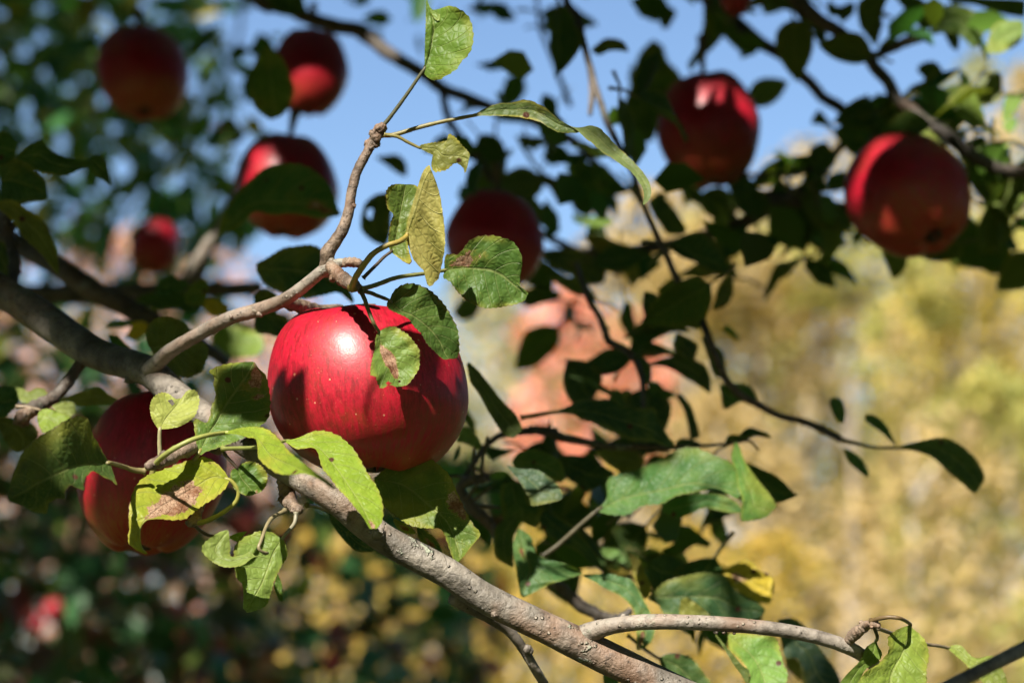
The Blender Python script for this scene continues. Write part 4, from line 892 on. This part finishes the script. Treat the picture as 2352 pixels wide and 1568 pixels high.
# ------------------------------------------------------------------ leaf masses
def fast_mesh(name, V, tris, tint, mat):
    me = bpy.data.meshes.new(name)
    nv, nf = len(V), len(tris)
    me.vertices.add(nv)
    me.vertices.foreach_set('co', np.ascontiguousarray(V, np.float32).ravel())
    me.loops.add(nf * 3)
    me.loops.foreach_set('vertex_index', np.ascontiguousarray(tris, np.int32).ravel())
    me.polygons.add(nf)
    me.polygons.foreach_set('loop_start', np.arange(0, nf * 3, 3, dtype=np.int32))
    me.polygons.foreach_set('loop_total', np.full(nf, 3, np.int32))
    me.update(calc_edges=True)
    a = me.attributes.new('tint', 'FLOAT_COLOR', 'POINT')
    a.data.foreach_set('color', np.hstack([tint, np.ones((nv, 1))]).astype(np.float32).ravel())
    me.materials.append(mat)
    return me

def leaf_cloud(pos, length, width, tint, up_bias=.4, droop=.3):
    """Folded pointed leaves: two rows of points either side of a midrib."""
    n = len(pos)
    ax = rng.normal(size=(n, 3))
    ax[:, 2] -= droop
    ax /= np.linalg.norm(ax, axis=1)[:, None]
    nr = rng.normal(size=(n, 3))
    nr[:, 2] += up_bias
    nr -= ax * np.sum(nr * ax, 1)[:, None]
    nr /= np.linalg.norm(nr, axis=1)[:, None]
    sd_ = np.cross(ax, nr)
    L, W = length[:, None], width[:, None]
    b = pos
    c1 = pos + ax * L * .38 - nr * W * .10
    c2 = pos + ax * L * .72 - nr * W * .12
    l1 = pos + ax * L * .30 + sd_ * W * .46 + nr * W * .08
    r1 = pos + ax * L * .30 - sd_ * W * .46 + nr * W * .08
    l2 = pos + ax * L * .66 + sd_ * W * .40 + nr * W * .06
    r2 = pos + ax * L * .66 - sd_ * W * .40 + nr * W * .06
    tp = pos + ax * L - nr * W * .2
    V = np.stack([b, l1, r1, c1, l2, r2, c2, tp], 1).reshape(-1, 3)
    T = np.array([(0, 3, 1), (0, 2, 3), (1, 3, 6), (1, 6, 4), (3, 2, 5), (3, 5, 6), (4, 6, 7), (6, 5, 7)])
    tris = (T[None] + (np.arange(n) * 8)[:, None, None]).reshape(-1, 3)
    return V, tris, np.repeat(tint, 8, 0)

def tints(n, cols, wts, jit=.25):
    cols = np.array(cols)
    t = cols[rng.choice(len(cols), n, p=np.array(wts) / sum(wts))]
    return t * (1 + jit * rng.normal(size=(n, 1))).clip(.4, 1.8)

def stuff(name, parent, V, tris, tint, loc):
    o = bpy.data.objects.new(name, fast_mesh(name, V - np.array(loc), tris, tint, M_MASS))
    link(o, parent, loc)
    o['kind'] = 'stuff'
    return o

def template_leaf(seed):
    rnd = random.Random(seed)
    nt_, ns = 10, 3
    V, UV, F = [], [], []
    curl, fold = rnd.uniform(-.5, .7), rnd.uniform(.1, .6)
    for i in range(nt_ + 1):
        t = i / nt_
        wd = .31 * math.sin(math.pi * t ** .82) ** .8 if 0 < t < 1 else 0
        for j in range(-ns, ns + 1):
            s = j / ns
            V.append((t, wd * s, -curl * t * t * .5 + fold * abs(s) * wd + .03 * math.sin(t * 11 + s * 3)))
            UV.append((t, (s + 1) / 2))
    w_ = 2 * ns + 1
    for i in range(nt_):
        for j in range(w_ - 1):
            F.append((i * w_ + j, (i + 1) * w_ + j, (i + 1) * w_ + j + 1, i * w_ + j + 1))
    v, f = tube_arrays([Vector((-.42, 0, -.05)), Vector((-.2, .01, .02)), Vector((0, 0, 0)), Vector((.12, 0, .0))], [.03, .022, .02, .012], 6)
    I = [0] * len(F) + [1] * len(f)
    F += [tuple(x + len(V) for x in g) for g in f]
    V += [tuple(x) for x in v]
    UV += [(0, .5)] * len(v)
    return mesh_from('leaf', V, F, [M_LEAF, petiole_mat((.16, .15, .05))], uv=UV, mat_idx=I)
TL = [template_leaf(i) for i in range(5)]

# ---- more leaves along the blurred branches, and some outside the frame, partly added to cast shade
def place_leaf(key, p, axis, normal, L, col, dmg=.4):
    x = Vector(axis).normalized()
    z = Vector(normal)
    z = (z - x * z.dot(x)).normalized()
    y = z.cross(x)
    o = bpy.data.objects.new('leaf', random.choice(TL))
    link(o, BRANCH[key], p)
    o.rotation_mode = 'QUATERNION'
    o.rotation_quaternion = Matrix((x, y, z)).transposed().to_quaternion()
    o.scale = (L, L, L)
    o.color = (*col, 1)
    o['damage'], o['spot_t'], o['spot_s'], o['spot_r'] = float(dmg), 0., 0., -1.
    return o
FRUIT = [(712, 165, 1.6, 100), (660, 428, 1.42, 125), (1135, 553, 1.3, 120), (1631, 297, 1.38, 135), (2086, 449, 1.22, 150), (328, 168, 1.62, 110), (1690, -14, 1.3, 45), (357, 566, 2.1, 65)]
def hides_fruit(u, v, d):
    return any((u - a) ** 2 + (v - b) ** 2 < (r * 1.12) ** 2 and d < e + .01 for (a, b, e, r) in FRUIT)
OPEN = [(640, 230, 860, 600), (1090, -50, 1210, 260), (860, 60, 1010, 560), (1740, 130, 1990, 330), (1380, 20, 1500, 90), (1880, 560, 2352, 1568), (1700, 620, 1880, 900), (1290, 60, 1420, 330), (1740, 100, 1990, 370)]
n = 0
keys = ['b12'] * 6 + ['b11'] * 4 + ['b13'] * 3 + ['b12_low'] * 4 + ['b12_spur'] * 2 + ['b10'] * 2 + ['b10_side'] * 3 + ['b14'] * 3 + ['b13_thin'] + ['b13_right'] * 2 + ['b18'] * 2 + ['limb'] * 2 + ['b_back', 'b_back', 'b_flat']
tries = 0
while n < 105 and tries < 4000:
    tries += 1
    key = random.choice(keys)
    c = random.choice(PATH[key])
    p = c + Vector((random.gauss(0, .02), random.gauss(0, .03), random.gauss(-.005, .022)))
    u, v, d = project(p)
    if not (-300 < u < 2800 and -260 < v < 830) or any(a < u < e and b < v < g for (a, b, e, g) in OPEN) or d < 1.05 or hides_fruit(u, v, d):
        continue
    ax = (random.gauss(0, .7), random.gauss(0, .5), random.gauss(-.35, .6))
    nr = (random.gauss(-.1, .5), random.gauss(-.5, .5), random.gauss(.5, .5))
    lit = u > 2050 and v > 120 and random.random() < .4  # paler greens paint sunlight into some leaves here
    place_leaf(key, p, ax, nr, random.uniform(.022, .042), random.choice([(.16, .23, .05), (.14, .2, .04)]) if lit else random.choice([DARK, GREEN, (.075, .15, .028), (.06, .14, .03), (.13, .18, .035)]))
    n += 1
n = 0
while n < 32:
    key = random.choice(['b17', 'b17', 'b17', 'b16', 'b14', 'b15'])
    if n % 3 == 2:
        p = P(random.uniform(1340, 1650), random.uniform(560, 930), random.uniform(1.08, 1.25))
    else:
        p = P(random.uniform(1090, 1680), random.uniform(1010, 1440), random.uniform(1.0, 1.18))
    u, v, d = project(p)
    if v > 1180 + (u - 1090) * .55 or (u > 1500 and v < 1000 and n % 3 != 2):
        continue
    ax = (random.gauss(.3, .7), random.gauss(0, .4), random.gauss(-.3, .5))
    nr = (random.gauss(-.1, .4), random.gauss(-.5, .4), random.gauss(.6, .4))
    place_leaf(key, p, ax, nr, random.uniform(.022, .037), random.choice([DARK, DARK, BLUEG, (.04, .10, .025), (.07, .11, .02)]))
    n += 1
def shade_leaf(key, a, b, d, t, L, col=GREEN):
    """an unseen leaf added above the frame so that its shadow falls from a to b (photo pixels at depth d)"""
    pa, pb = P(a[0], a[1], d) + SUN * t, P(b[0], b[1], d) + SUN * t
    ax = pb - pa
    place_leaf(key, pa, ax - SUN * ax.dot(SUN), SUN, L, col)
shade_leaf('limb', (598, 1185), (706, 1025), .835, .40, .031)  # unseen leaves added to throw shade on the big apple
shade_leaf('limb', (650, 1200), (735, 1075), .83, .42, .03)
shade_leaf('limb', (960, 1090), (1000, 960), .83, .3, .028)
def shade_strip(key, a, b, d, t, L, k):  # unseen stretched leaves added to lay stripes of shade on two apples
    pa, pb = P(a[0], a[1], d) + SUN * t, P(b[0], b[1], d) + SUN * t
    ax = pb - pa
    o = place_leaf(key, pa, ax - SUN * ax.dot(SUN), SUN, L, DARK)
    o.scale = (L, L * k, L)
shade_strip('b11', (1612, 390), (1625, 240), 1.35, .42, .042, .30)
shade_strip('b11', (1690, 400), (1672, 240), 1.35, .45, .045, .35)
shade_strip('b11', (1555, 380), (1560, 250), 1.36, .45, .05, .8)
shade_strip('b11', (1590, 430), (1690, 400), 1.37, .5, .05, .7)
shade_strip('b12', (2080, 560), (2090, 400), 1.19, .5, .06, .9)
shade_strip('b12', (1990, 540), (2040, 430), 1.2, .5, .05, .7)
shade_strip('b12', (2150, 520), (2150, 380), 1.2, .52, .06, .8)
# ------------------------------------------------------------------ unseen crown of the near tree, placed and thinned to shape the shade
# what the photo shows in full sun: photo box and the depth range it lies in
LIT = [(590, 690, 960, 1110, .78, .86), (285, 820, 720, 1420, .74, .84), (330, 820, 520, 980, .84, .90), (640, 1080, 1600, 1620, .78, .84), (470, 590, 860, 850, .78, .87), (1330, 1400, 2260, 1620, .76, .92),
       (1030, 20, 1100, 150, .82, .84), (880, 230, 1100, 400, .81, .85), (860, 400, 1240, 850, .78, .84), (880, 1040, 1110, 1320, .80, .86), (960, 690, 1085, 1000, .80, .86), (2060, 1470, 2352, 1568, .65, .71)]

FLECK = [(1425, 1128, .97, 20), (1745, 1165, .97, 20), (1592, 285, 1.35, 13), (1602, 340, 1.35, 12), (1648, 295, 1.35, 11), (1662, 345, 1.35, 11), (1700, 300, 1.36, 8),
         (2000, 395, 1.2, 14), (2060, 362, 1.2, 9), (2050, 475, 1.19, 9), (705, 118, 1.57, 9), (722, 108, 1.57, 9), (714, 140, 1.57, 7), (714, 165, 1.57, 5), (575, 390, 1.39, 13), 
         (1205, 1345, .94, 12), (1470, 1340, .93, 9), (1420, 1275, 1.1, 12), (1062, 85, .83, 30), (870, 80, 1.48, 8), (1360, 210, 1.15, 12), (1385, 270, 1.14, 8), (2190, 330, 1.24, 14), (2290, 90, 1.2, 16),
         (2290, 240, 1.25, 16), (2160, 250, 1.28, 12), (2300, 480, 1.3, 24), (2240, 420, 1.3, 16), (2320, 330, 1.3, 18), (1390, 505, 1.38, 8), (620, 810, 1.3, 24), (80, 915, .95, 18), (120, 960, .90, 22),
         (125, 1402, 4.48, 18), (82, 1430, 4.53, 14), (220, 1365, 5.1, 20), (1760, 1330, 1.02, 10), (480, 505, 1.65, 8), (465, 570, 1.65, 12)]

def clear_of_sun(Q):
    """For points Q (n x 3): False where they would stand between the sun and something the photo shows sunlit."""
    S, f = np.array(SUN), np.array(FWD)
    r, up, c = np.array(RIGHT), np.array(UP), np.array(CAM)
    dep = (Q - c) @ f
    ok = np.ones(len(Q), bool)
    def at(dd):
        t = (dep - dd) / (S @ f)
        p = Q - S[None] * t[:, None] - c
        return 1176 + (p @ r) / dd / PXM, 784 - (p @ up) / dd / PXM, t > 0
    for dd in (.74, .77, .80, .83, .86, .89, .92):
        u, v, front = at(dd)
        for (a, b, e, g, z0, z1) in LIT:
            if not z0 - .012 <= dd <= z1 + .012:
                continue
            ok &= ~(front & (u > a - 12) & (u < e + 12) & (v > b - 12) & (v < g + 12))
    return ok

def clear_of_flecks(L8, W):
    """L8: n x 8 x 3 leaf points, W: widths. False where a leaf would cover one of the small sun flecks."""
    S, f = np.array(SUN), np.array(FWD)
    r, up, c = np.array(RIGHT), np.array(UP), np.array(CAM)
    ok = np.ones(len(L8), bool)
    A, B = L8[:, 0], L8[:, 7]
    for (fu, fv, fd, fr) in FLECK:
        tgt = np.array(P(fu, fv, fd))
        # distances measured square to the sun's ray through the fleck
        def flat(Q):
            q = Q - tgt
            return q - (q @ S)[:, None] * S
        a, b = flat(A), flat(B)
        ab = b - a
        t = np.clip(-np.sum(a * ab, 1) / np.maximum(np.sum(ab * ab, 1), 1e-9), 0, 1)
        dist = np.linalg.norm(a + ab * t[:, None], axis=1)
        ahead = (A - tgt) @ S
        ok &= ~((ahead > .02) & (dist < fr * PXM * fd + .44 * W))
    return ok

def out_of_frame(Q, m=130):
    q = Q - np.array(CAM)
    d = q @ np.array(FWD)
    dd = np.where(np.abs(d) < 1e-3, 1e-3, d)
    u, v = 1176 + (q @ np.array(RIGHT)) / dd / PXM, 784 - (q @ np.array(UP)) / dd / PXM
    return (d < .05) | (u < -m) | (u > 2352 + m) | (v < -m) | (v > 1568 + m)

cp = []
for (u0, u1, v0, v1, d0, d1, t0, t1, n) in (
        (-300, 1250, -200, 720, 1.1, 1.8, .45, 1.9, 2200), (1080, 1850, 0, 1450, .93, 1.5, .45, 2.0, 2200), (1800, 2600, -150, 700, 1.15, 1.5, .45, 2.0, 900),
        (1080, 1830, 850, 1560, .92, 1.12, .3, 1.7, 2600), (-250, 320, 400, 920, .9, 1.2, .4, 1.6, 900), (-200, 290, 930, 1250, .70, .80, .35, 1.3, 500), (150, 560, 880, 1300, .88, .96, .35, 1.6, 900),
        (-900, 700, -300, 1700, 4.5, 7.0, 1.6, 3.6, 5600), (600, 1150, 950, 1700, 4.5, 7.0, 2.0, 3.6, 1400)):
    for k in range(n):
        cp.append(tuple(P(random.uniform(u0, u1), random.uniform(v0, v1), random.uniform(d0, d1)) + SUN * random.uniform(t0, t1)))
for k in range(62000):                                        # dense crown leaves added over the camera to deepen the shade
    a, r = random.uniform(0, 6.283), math.sqrt(random.random())
    x, y, z = -.35 + 2.7 * r * math.cos(a), .5 + 2.8 * r * math.sin(a), random.uniform(.5, 4.0)
    if (z < 2.0 and r < .5) or (z < 1.3 and y > -.6):
        continue
    cp.append((x, y, z))
pos = np.array(cp)
pos = pos[(pos[:, 2] > .5) & (np.linalg.norm(pos - np.array(CAM), axis=1) > .75)]
n = len(pos)
WD = rng.uniform(.042, .062, n)
V, T, C = leaf_cloud(pos, rng.uniform(.065, .10, n), WD, tints(n, [GREEN, DARK, OLIVE], [5, 5, 1]))
good = (clear_of_sun(V) & out_of_frame(V)).reshape(n, 8)
cen = V.reshape(n, 8, 3)[:, [3, 6]].mean(1)
good = good.all(1) & clear_of_sun(cen) & clear_of_flecks(V.reshape(n, 8, 3), WD)
V = V.reshape(n, 8, 3)[good].reshape(-1, 3)
C = C.reshape(n, 8, 3)[good].reshape(-1, 3)
T = T[:len(V)]
print('crown leaves', n, '->', good.sum())
stuff('foliage', TREE, V, T, C, (0, 1, 3))  # out-of-view leaves, added and culled to shape shade and sun flecks

# the smallest blurred leaves of the upper boughs
ep = []
keys2 = ['b12', 'b11', 'b13', 'b12_low', 'b12_spur', 'b10', 'b10_side', 'b14', 'b13_thin', 'b13_right', 'b18', 'b13_fork', 'b14_stub', 'b12_low', 'b12']
while len(ep) < 140:
    c = random.choice(PATH[random.choice(keys2)])
    p = c + Vector((random.gauss(0, .03), random.gauss(.02, .05), random.gauss(0, .03)))
    u, v, d = project(p)
    if not (1040 < u < 2700 and -200 < v < 640) or d < 1.08 or any(a < u < e and b < v < g for (a, b, e, g) in OPEN[3:]) or hides_fruit(u, v, d):
        continue
    ep.append(tuple(p))
k = 0
while k < 60:
    p = P(random.uniform(1090, 1690), random.uniform(1000, 1440), random.uniform(1.06, 1.3))
    u, v, d = project(p)
    if v < 1180 + (u - 1090) * .5 and not (u > 1520 and v < 1150):
        ep.append(tuple(p))
        k += 1
for k in range(46):
    p = P(random.choice([random.uniform(470, 640), random.uniform(760, 860), random.uniform(900, 1100)]), random.uniform(-40, 330), random.uniform(1.7, 2.3))
    u, v, d = project(p)
    if u < 640 or v < 120:
        ep.append(tuple(p))
n = len(ep)
V, T, C = leaf_cloud(np.array(ep), rng.uniform(.018, .034, n), rng.uniform(.012, .021, n), tints(n, [DARK, GREEN, (.06, .12, .02), (.14, .2, .04), (.25, .2, .04)], [4, 4, 4, 2, .6]))
stuff('foliage', TREE, V, T, C, tuple(P(1700, 300, 1.35)))

# ------------------------------------------------------------------ second apple tree, behind
BACK = empty('apple_tree', (-1.75, 6.0, 0), 'shaded apple tree behind with small blurred leaves and sky gaps', 'tree')
def world_tube(name, parent, C, R, mat, sides=12, rough=.12):
    q = spline(np.hstack([np.array([tuple(c) for c in C]), np.array(R)[:, None]]), 40, 3)
    Cc = [Vector(a[:3]) for a in q]
    V, F = tube_arrays(Cc, [a[3] for a in q], sides, rough)
    o = bpy.data.objects.new(name, mesh_from(name, [v - Cc[0] for v in V], F, [mat]))
    link(o, parent, Cc[0])
    return o
world_tube('trunk', BACK, [(-1.75, 6, -.1), (-1.7, 6, .7), (-1.8, 6.05, 1.6), (-1.7, 6.1, 2.6), (-1.6, 6, 3.8)], [.15, .11, .10, .085, .05], M_DARKBARK, 16)
BB = []
for a in ('-260,1500,6.0,16 -40,1430,5.6,13 180,1365,5.2,12 330,1390,5.1,11 520,1440,5.1,9 700,1500,5.2,6', '-300,1250,6,14 0,1190,5.7,12 180,1180,5.6,11 420,1250,5.5,8 560,1330,5.5,6',
          '-250,900,6.0,13 0,760,5.8,9 200,600,5.6,7 330,420,5.5,5', '-200,500,6,12 60,330,5.8,8 280,230,5.6,6 430,90,5.6,4', '-150,200,6,9 100,60,5.9,6 330,-60,5.8,4',
          '100,1500,5.6,7 260,1410,5.4,7 420,1320,5.3,6 520,1180,5.3,4', '350,1600,5.5,10 640,1480,5.4,9 900,1420,5.4,6 1080,1450,5.5,4', '430,380,5.2,4 470,260,5.2,5 540,120,5.2,5 560,-60,5.3,6'):
    C, R = px_path('V', a, 30)
    V, F = tube_arrays(C, R, 10, .15)
    o = bpy.data.objects.new('branch', mesh_from('branch', [x - C[0] for x in V], F, [M_BARK if len(BB) in (0, 6) else M_DARKBARK]))
    link(o, BACK, C[0])
    BB.append(o)

def back_density(u, v):
    if v < 560:
        return 1.0 if u < 500 else (.45 if u < 590 else 0)
    if v < 730:
        return .22 if u < 480 else (.0 if u > 560 else .1)
    if v < 1040:
        return .42 if u < 330 else .12 if u < 560 else 0
    return 1.0 if u < 640 else (.62 if u < 1130 else .0)

bp = []
tries = 0
while len(bp) < 14500 and tries < 400000:
    tries += 1
    u, v, d = random.uniform(-1300, 1150), random.uniform(-900, 2300), random.uniform(3.4, 7.2)
    dn = back_density(u, v) * (.55 if v < 560 else 1.0)
    if any((u - a) ** 2 + (v - b) ** 2 < (w_ * .8) ** 2 and d < e + .1 for (a, b, w_, e) in ((185, 500, 46, 6.0), (125, 1402, 60, 4.5), (82, 1430, 50, 4.55), (575, 1185, 54, 5.6), (803, 1286, 44, 6.0), (505, 300, 40, 6.2))):
        continue
    q_ = P(u, v, d)
    if any((lambda w_: (w_ - SUN * w_.dot(SUN)).length < .075 and w_.dot(SUN) > 0)(q_ - P(*c_)) for c_ in ((125, 1402, 4.48), (82, 1430, 4.53))):
        continue
    dn *= .35 + 1.3 * max(0, .5 + 1.4 * noise.noise(P(u, v, d) * 2.3))
    if random.random() < dn:
        bp.append((P(u, v, d), u, v))
vis = [b for b in bp if -60 < b[1] < 1180 and -60 < b[2] < 1630]
random.shuffle(vis)
chosen = set(id(b) for b in sorted(vis[:300], key=lambda b: b[1]))
rest = np.array([tuple(b[0]) for b in bp if id(b) not in chosen])
n = len(rest)
tn = tints(n, [GREEN, DARK, OLIVE, (.3, .25, .04)], [5, 5, 2, .5])
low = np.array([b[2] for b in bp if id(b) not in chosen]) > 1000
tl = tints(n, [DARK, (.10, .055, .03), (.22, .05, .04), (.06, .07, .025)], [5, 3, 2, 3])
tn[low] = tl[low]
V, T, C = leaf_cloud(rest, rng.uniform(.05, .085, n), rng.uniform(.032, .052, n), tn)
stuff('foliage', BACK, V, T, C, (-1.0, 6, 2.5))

LCOL = [GREEN, DARK, (.06, .11, .02), OLIVE, (.09, .16, .03), (.3, .24, .03)]
for b in vis[:300]:
    par = min(BB, key=lambda o: (WLOC[o.name] - b[0]).length)
    o = bpy.data.objects.new('leaf', random.choice(TL))
    link(o, par, b[0])
    L = random.uniform(.05, .085)
    o.scale = (L, L, L)
    o.rotation_euler = (random.uniform(-.9, .9), random.uniform(-.2, 1.4), random.uniform(0, 6.28))
    o.color = (*random.choices(LCOL, [5, 4, 4, 2, 3, .5])[0], 1)
    o['damage'], o['spot_t'], o['spot_s'], o['spot_r'] = .4, 0., 0., -1.
for i, (u, v, wp, d, lab) in enumerate([(185, 500, 46, 6.0, 'tiny red apple in the dark leaves beside the sky gaps'), (125, 1402, 52, 4.5, 'brightest tiny red apple in the dark low foliage'),
                                        (82, 1430, 42, 4.55, 'tiny orange apple just under the brightest tiny one'), (575, 1185, 54, 5.6, 'small dark red apple below the hanging light green leaves'),
                                        (803, 1286, 44, 6.0, 'small dark red apple under the main branch'), (505, 300, 40, 6.2, 'tiny orange apple left of the upper apples')]):
    apple(u, v, wp, wp * .95, d, (random.uniform(-.2, .2), .95, -.2), lab, random.uniform(.2, .6), 0, 40 + i, .9, i * 1.1, True)

# ------------------------------------------------------------------ the wood behind
TRUNKS = {'birch': plain_material('birch_bark', (.30, .25, .20), (.62, .56, .48), 9, .7), 'tan': plain_material('tan_bark', (.26, .20, .15), (.46, .38, .30), 9, .7), 'grey': plain_material('grey_bark', (.10, .08, .06), (.26, .21, .17), 7, .8)}
WOOD = []
def wood_tree(kind, u, vtop, d, width, low, cols, wts, n, size, label, group=None, trunk='grey', name=None, shape='oval', stems=False):
    top = P(u, vtop, d)
    x, y, h = top.x, top.y, top.z
    e = empty(name or kind, (x, y, 0), label, 'tree' if 'shrub' not in kind else 'shrub', group)
    C = [Vector((x + .12 * math.sin(z * .7 + u), y + .1 * math.sin(z * .9 + u), z)) for z in np.linspace(-.1, h * .95, 14)]
    r0 = (.05 + .011 * h) * (.45 if stems else 1)
    V, F = tube_arrays(C, [r0 * (1 - .85 * i / 13) for i in range(14)], 10, .06)
    parts = [(V, F)]
    for k in range(10):
        i = random.randint(12, 13) if stems else random.randint(3, 11)
        a = random.uniform(0, 6.28)
        ln = width * random.uniform(.25, .5)
        dr = Vector((math.cos(a), math.sin(a), random.uniform(.3, 1.0)))
        parts.append(tube_arrays([C[i], C[i] + dr * ln * .5, C[i] + dr * ln + Vector((0, 0, -.1))], [r0 * .35, r0 * .22, r0 * .08], 6, .1))
    V, F, _ = join(parts)
    o = bpy.data.objects.new('trunk', mesh_from('trunk', [v - C[0] for v in V], F, [TRUNKS[trunk]]))
    link(o, e, C[0])
    z = low + (h - low) * rng.random(n) ** (.9 if shape == 'oval' else 1.3)
    t = (z - low) / (h - low)
    if shape == 'cone':
        rad = width / 2 * (1.02 - t) * (.75 + .25 * np.sin(z * 5))
    else:
        rad = width / 2 * np.sqrt(np.clip(1 - (2 * t - .95) ** 2 * .92, .02, 1))
    a = rng.random(n) * 6.283
    r = rad * np.sqrt(rng.random(n)) ** .8
    pos = np.stack([x + r * np.cos(a), y + r * np.sin(a), z], 1)
    keep = np.array([noise.noise(Vector(p) * (1.1 if d > 15 else 1.6) + Vector((u, 0, 0))) > -.06 for p in pos])
    pos = pos[keep]
    m = len(pos)
    Vv, T, Cc = leaf_cloud(pos, rng.uniform(.8, 1.3, m) * size, rng.uniform(.6, .9, m) * size, tints(m, cols, wts, .22), .5, .2)
    oc = bpy.data.objects.new('crown', fast_mesh('crown', Vv - np.array((x, y, h * .6)), T, Cc, M_MASS))
    link(oc, e, (x, y, h * .6))
    return e

PAL = [[(0.626, 0.470, 0.128), (0.550, 0.414, 0.120), (0.455, 0.376, 0.120)], [(0.436, 0.404, 0.128), (0.332, 0.338, 0.103), (0.513, 0.432, 0.137)], [(0.531, 0.394, 0.197), (0.427, 0.320, 0.162), (0.589, 0.442, 0.205)], [(0.246, 0.188, 0.111), (0.199, 0.178, 0.094), (0.313, 0.264, 0.137)]]
YB = [(.62, .47, .19), (.52, .43, .20), (.42, .38, .17), (.60, .44, .27)]
OLV = [(.34, .33, .15), (.26, .27, .12), (.46, .40, .19), (.44, .33, .22)]
RED = [(.76, .29, .21), (.72, .23, .18), (.76, .39, .28), (.60, .40, .28)]
PINK = [(.60, .36, .31), (.58, .42, .33), (.64, .36, .26), (.48, .20, .18)]
G1, G2, G3 = 'yellow birches of the wood', 'olive pines on the skyline', 'yellow shrubs under the apple boughs'
for (u, vt, d, wd) in ((1560, 520, 24, 2.6), (1720, 640, 21, 2.2), (1850, 560, 23, 2.2), (1975, 700, 20, 2.0), (2090, 620, 24, 2.4), (2200, 560, 21, 2.3), (2330, 520, 22, 2.6), (2480, 480, 22, 2.6), (1480, 700, 20, 2.0), (2650, 500, 23, 2.6), (2280, 850, 17, 1.8), (2120, 900, 17, 1.7), (1640, 900, 18, 1.9)):
    wood_tree('birch_tree', u, vt, d, wd, .8, PAL[(u * 7 + vt) % 3], (3, 3, 2), 4600, .085, 'slender yellow birch in the blurred wood beyond the end apple', G1, 'birch')
for (u, vt, d, wd) in ((1500, 430, 38, 4.5), (1640, 470, 36, 4.5), (1770, 400, 34, 4.5), (1900, 300, 36, 5), (2030, 330, 38, 4.5), (2150, 230, 36, 5), (2280, 130, 37, 5.5), (2380, 160, 34, 5), (2500, 110, 38, 6), (2650, 150, 40, 6), (1330, 560, 40, 4.5), (1180, 600, 40, 4.5), (1040, 640, 42, 4.5)):
    wood_tree('pine_tree', u, vt, d, wd, .8, (OLV[:3], PAL[3], PAL[2], PAL[1])[(u // 10) % 4], (3, 3, 2), 6000, .14, 'tall olive-brown pine on the blurred skyline behind the birches', G2, 'grey', shape='cone' if u % 20 else 'oval')
wood_tree('maple_tree', 1345, 650, 15, 1.15, 3.1, RED, (4, 2, 3, 2), 3000, .075, 'orange-red maple glowing behind the dark leaves of the near tree', None, 'grey')
wood_tree('maple_tree', 330, 545, 17, 4.6, .8, PINK, (3, 3, 3, 2), 9000, .085, 'pink-red maple seen through gaps below the small orange apple', None, 'grey')
wood_tree('maple_tree', -330, 620, 16, 4.0, .8, PINK, (3, 3, 3, 2), 6000, .09, 'rosy maple at the far edge behind the shaded apple tree', None, 'grey')
wood_tree('birch_tree', 1150, 700, 26, 2.8, .8, OLV + YB[:1], (3, 2, 3, 3, 1), 5000, .095, 'olive birch left of the orange maple', None, 'birch')
wood_tree('birch_tree', 950, 830, 22, 2.8, .8, OLV, (3, 2, 3, 3), 5000, .09, 'olive birch low behind the big apple', None, 'birch')
for (u, vt, d, wd) in ((860, 1120, 11, 1.5), (1010, 1190, 10, 1.3), (720, 1180, 12, 1.4), (1200, 1150, 12, 1.5), (1400, 1080, 14, 1.8), (1560, 1200, 13, 1.6), (1760, 1230, 14, 1.6)):
    wood_tree('shrub', u, vt, d, wd, .3, [(.60, .42, .08), (.52, .36, .08), (.25, .24, .06), (.45, .30, .12)], (4, 3, 2, 2), 3200, .06, 'low yellow shrub in the blur under the main branch', G3, 'grey', 'hazel_shrub')


for (u, vt, d, wd) in ((-420, 640, 26, 5), (-60, 700, 27, 5), (260, 690, 28, 5), (560, 740, 27, 4.5), (800, 800, 28, 4.5)):
    wood_tree('maple_tree', u, vt, d, wd, .3, [(.20, .20, .08), (.34, .22, .13), (.40, .26, .18)], (3, 2, 2), 5200, .11, 'dull brown-green tree far behind the shaded apple tree', 'brown-green trees far behind', 'grey')

for (u, d) in ((1610, 19), (1668, 21), (1742, 20), (1915, 19), (2245, 20)):
    wood_tree('birch_tree', u, 500, d, 1.8, 5.2, PAL[u % 3], (3, 3, 2), 2600, .085, 'tall bare-stemmed birch whose pale trunk streaks the blurred wood', 'bare-stemmed birches', 'tan', stems=True)
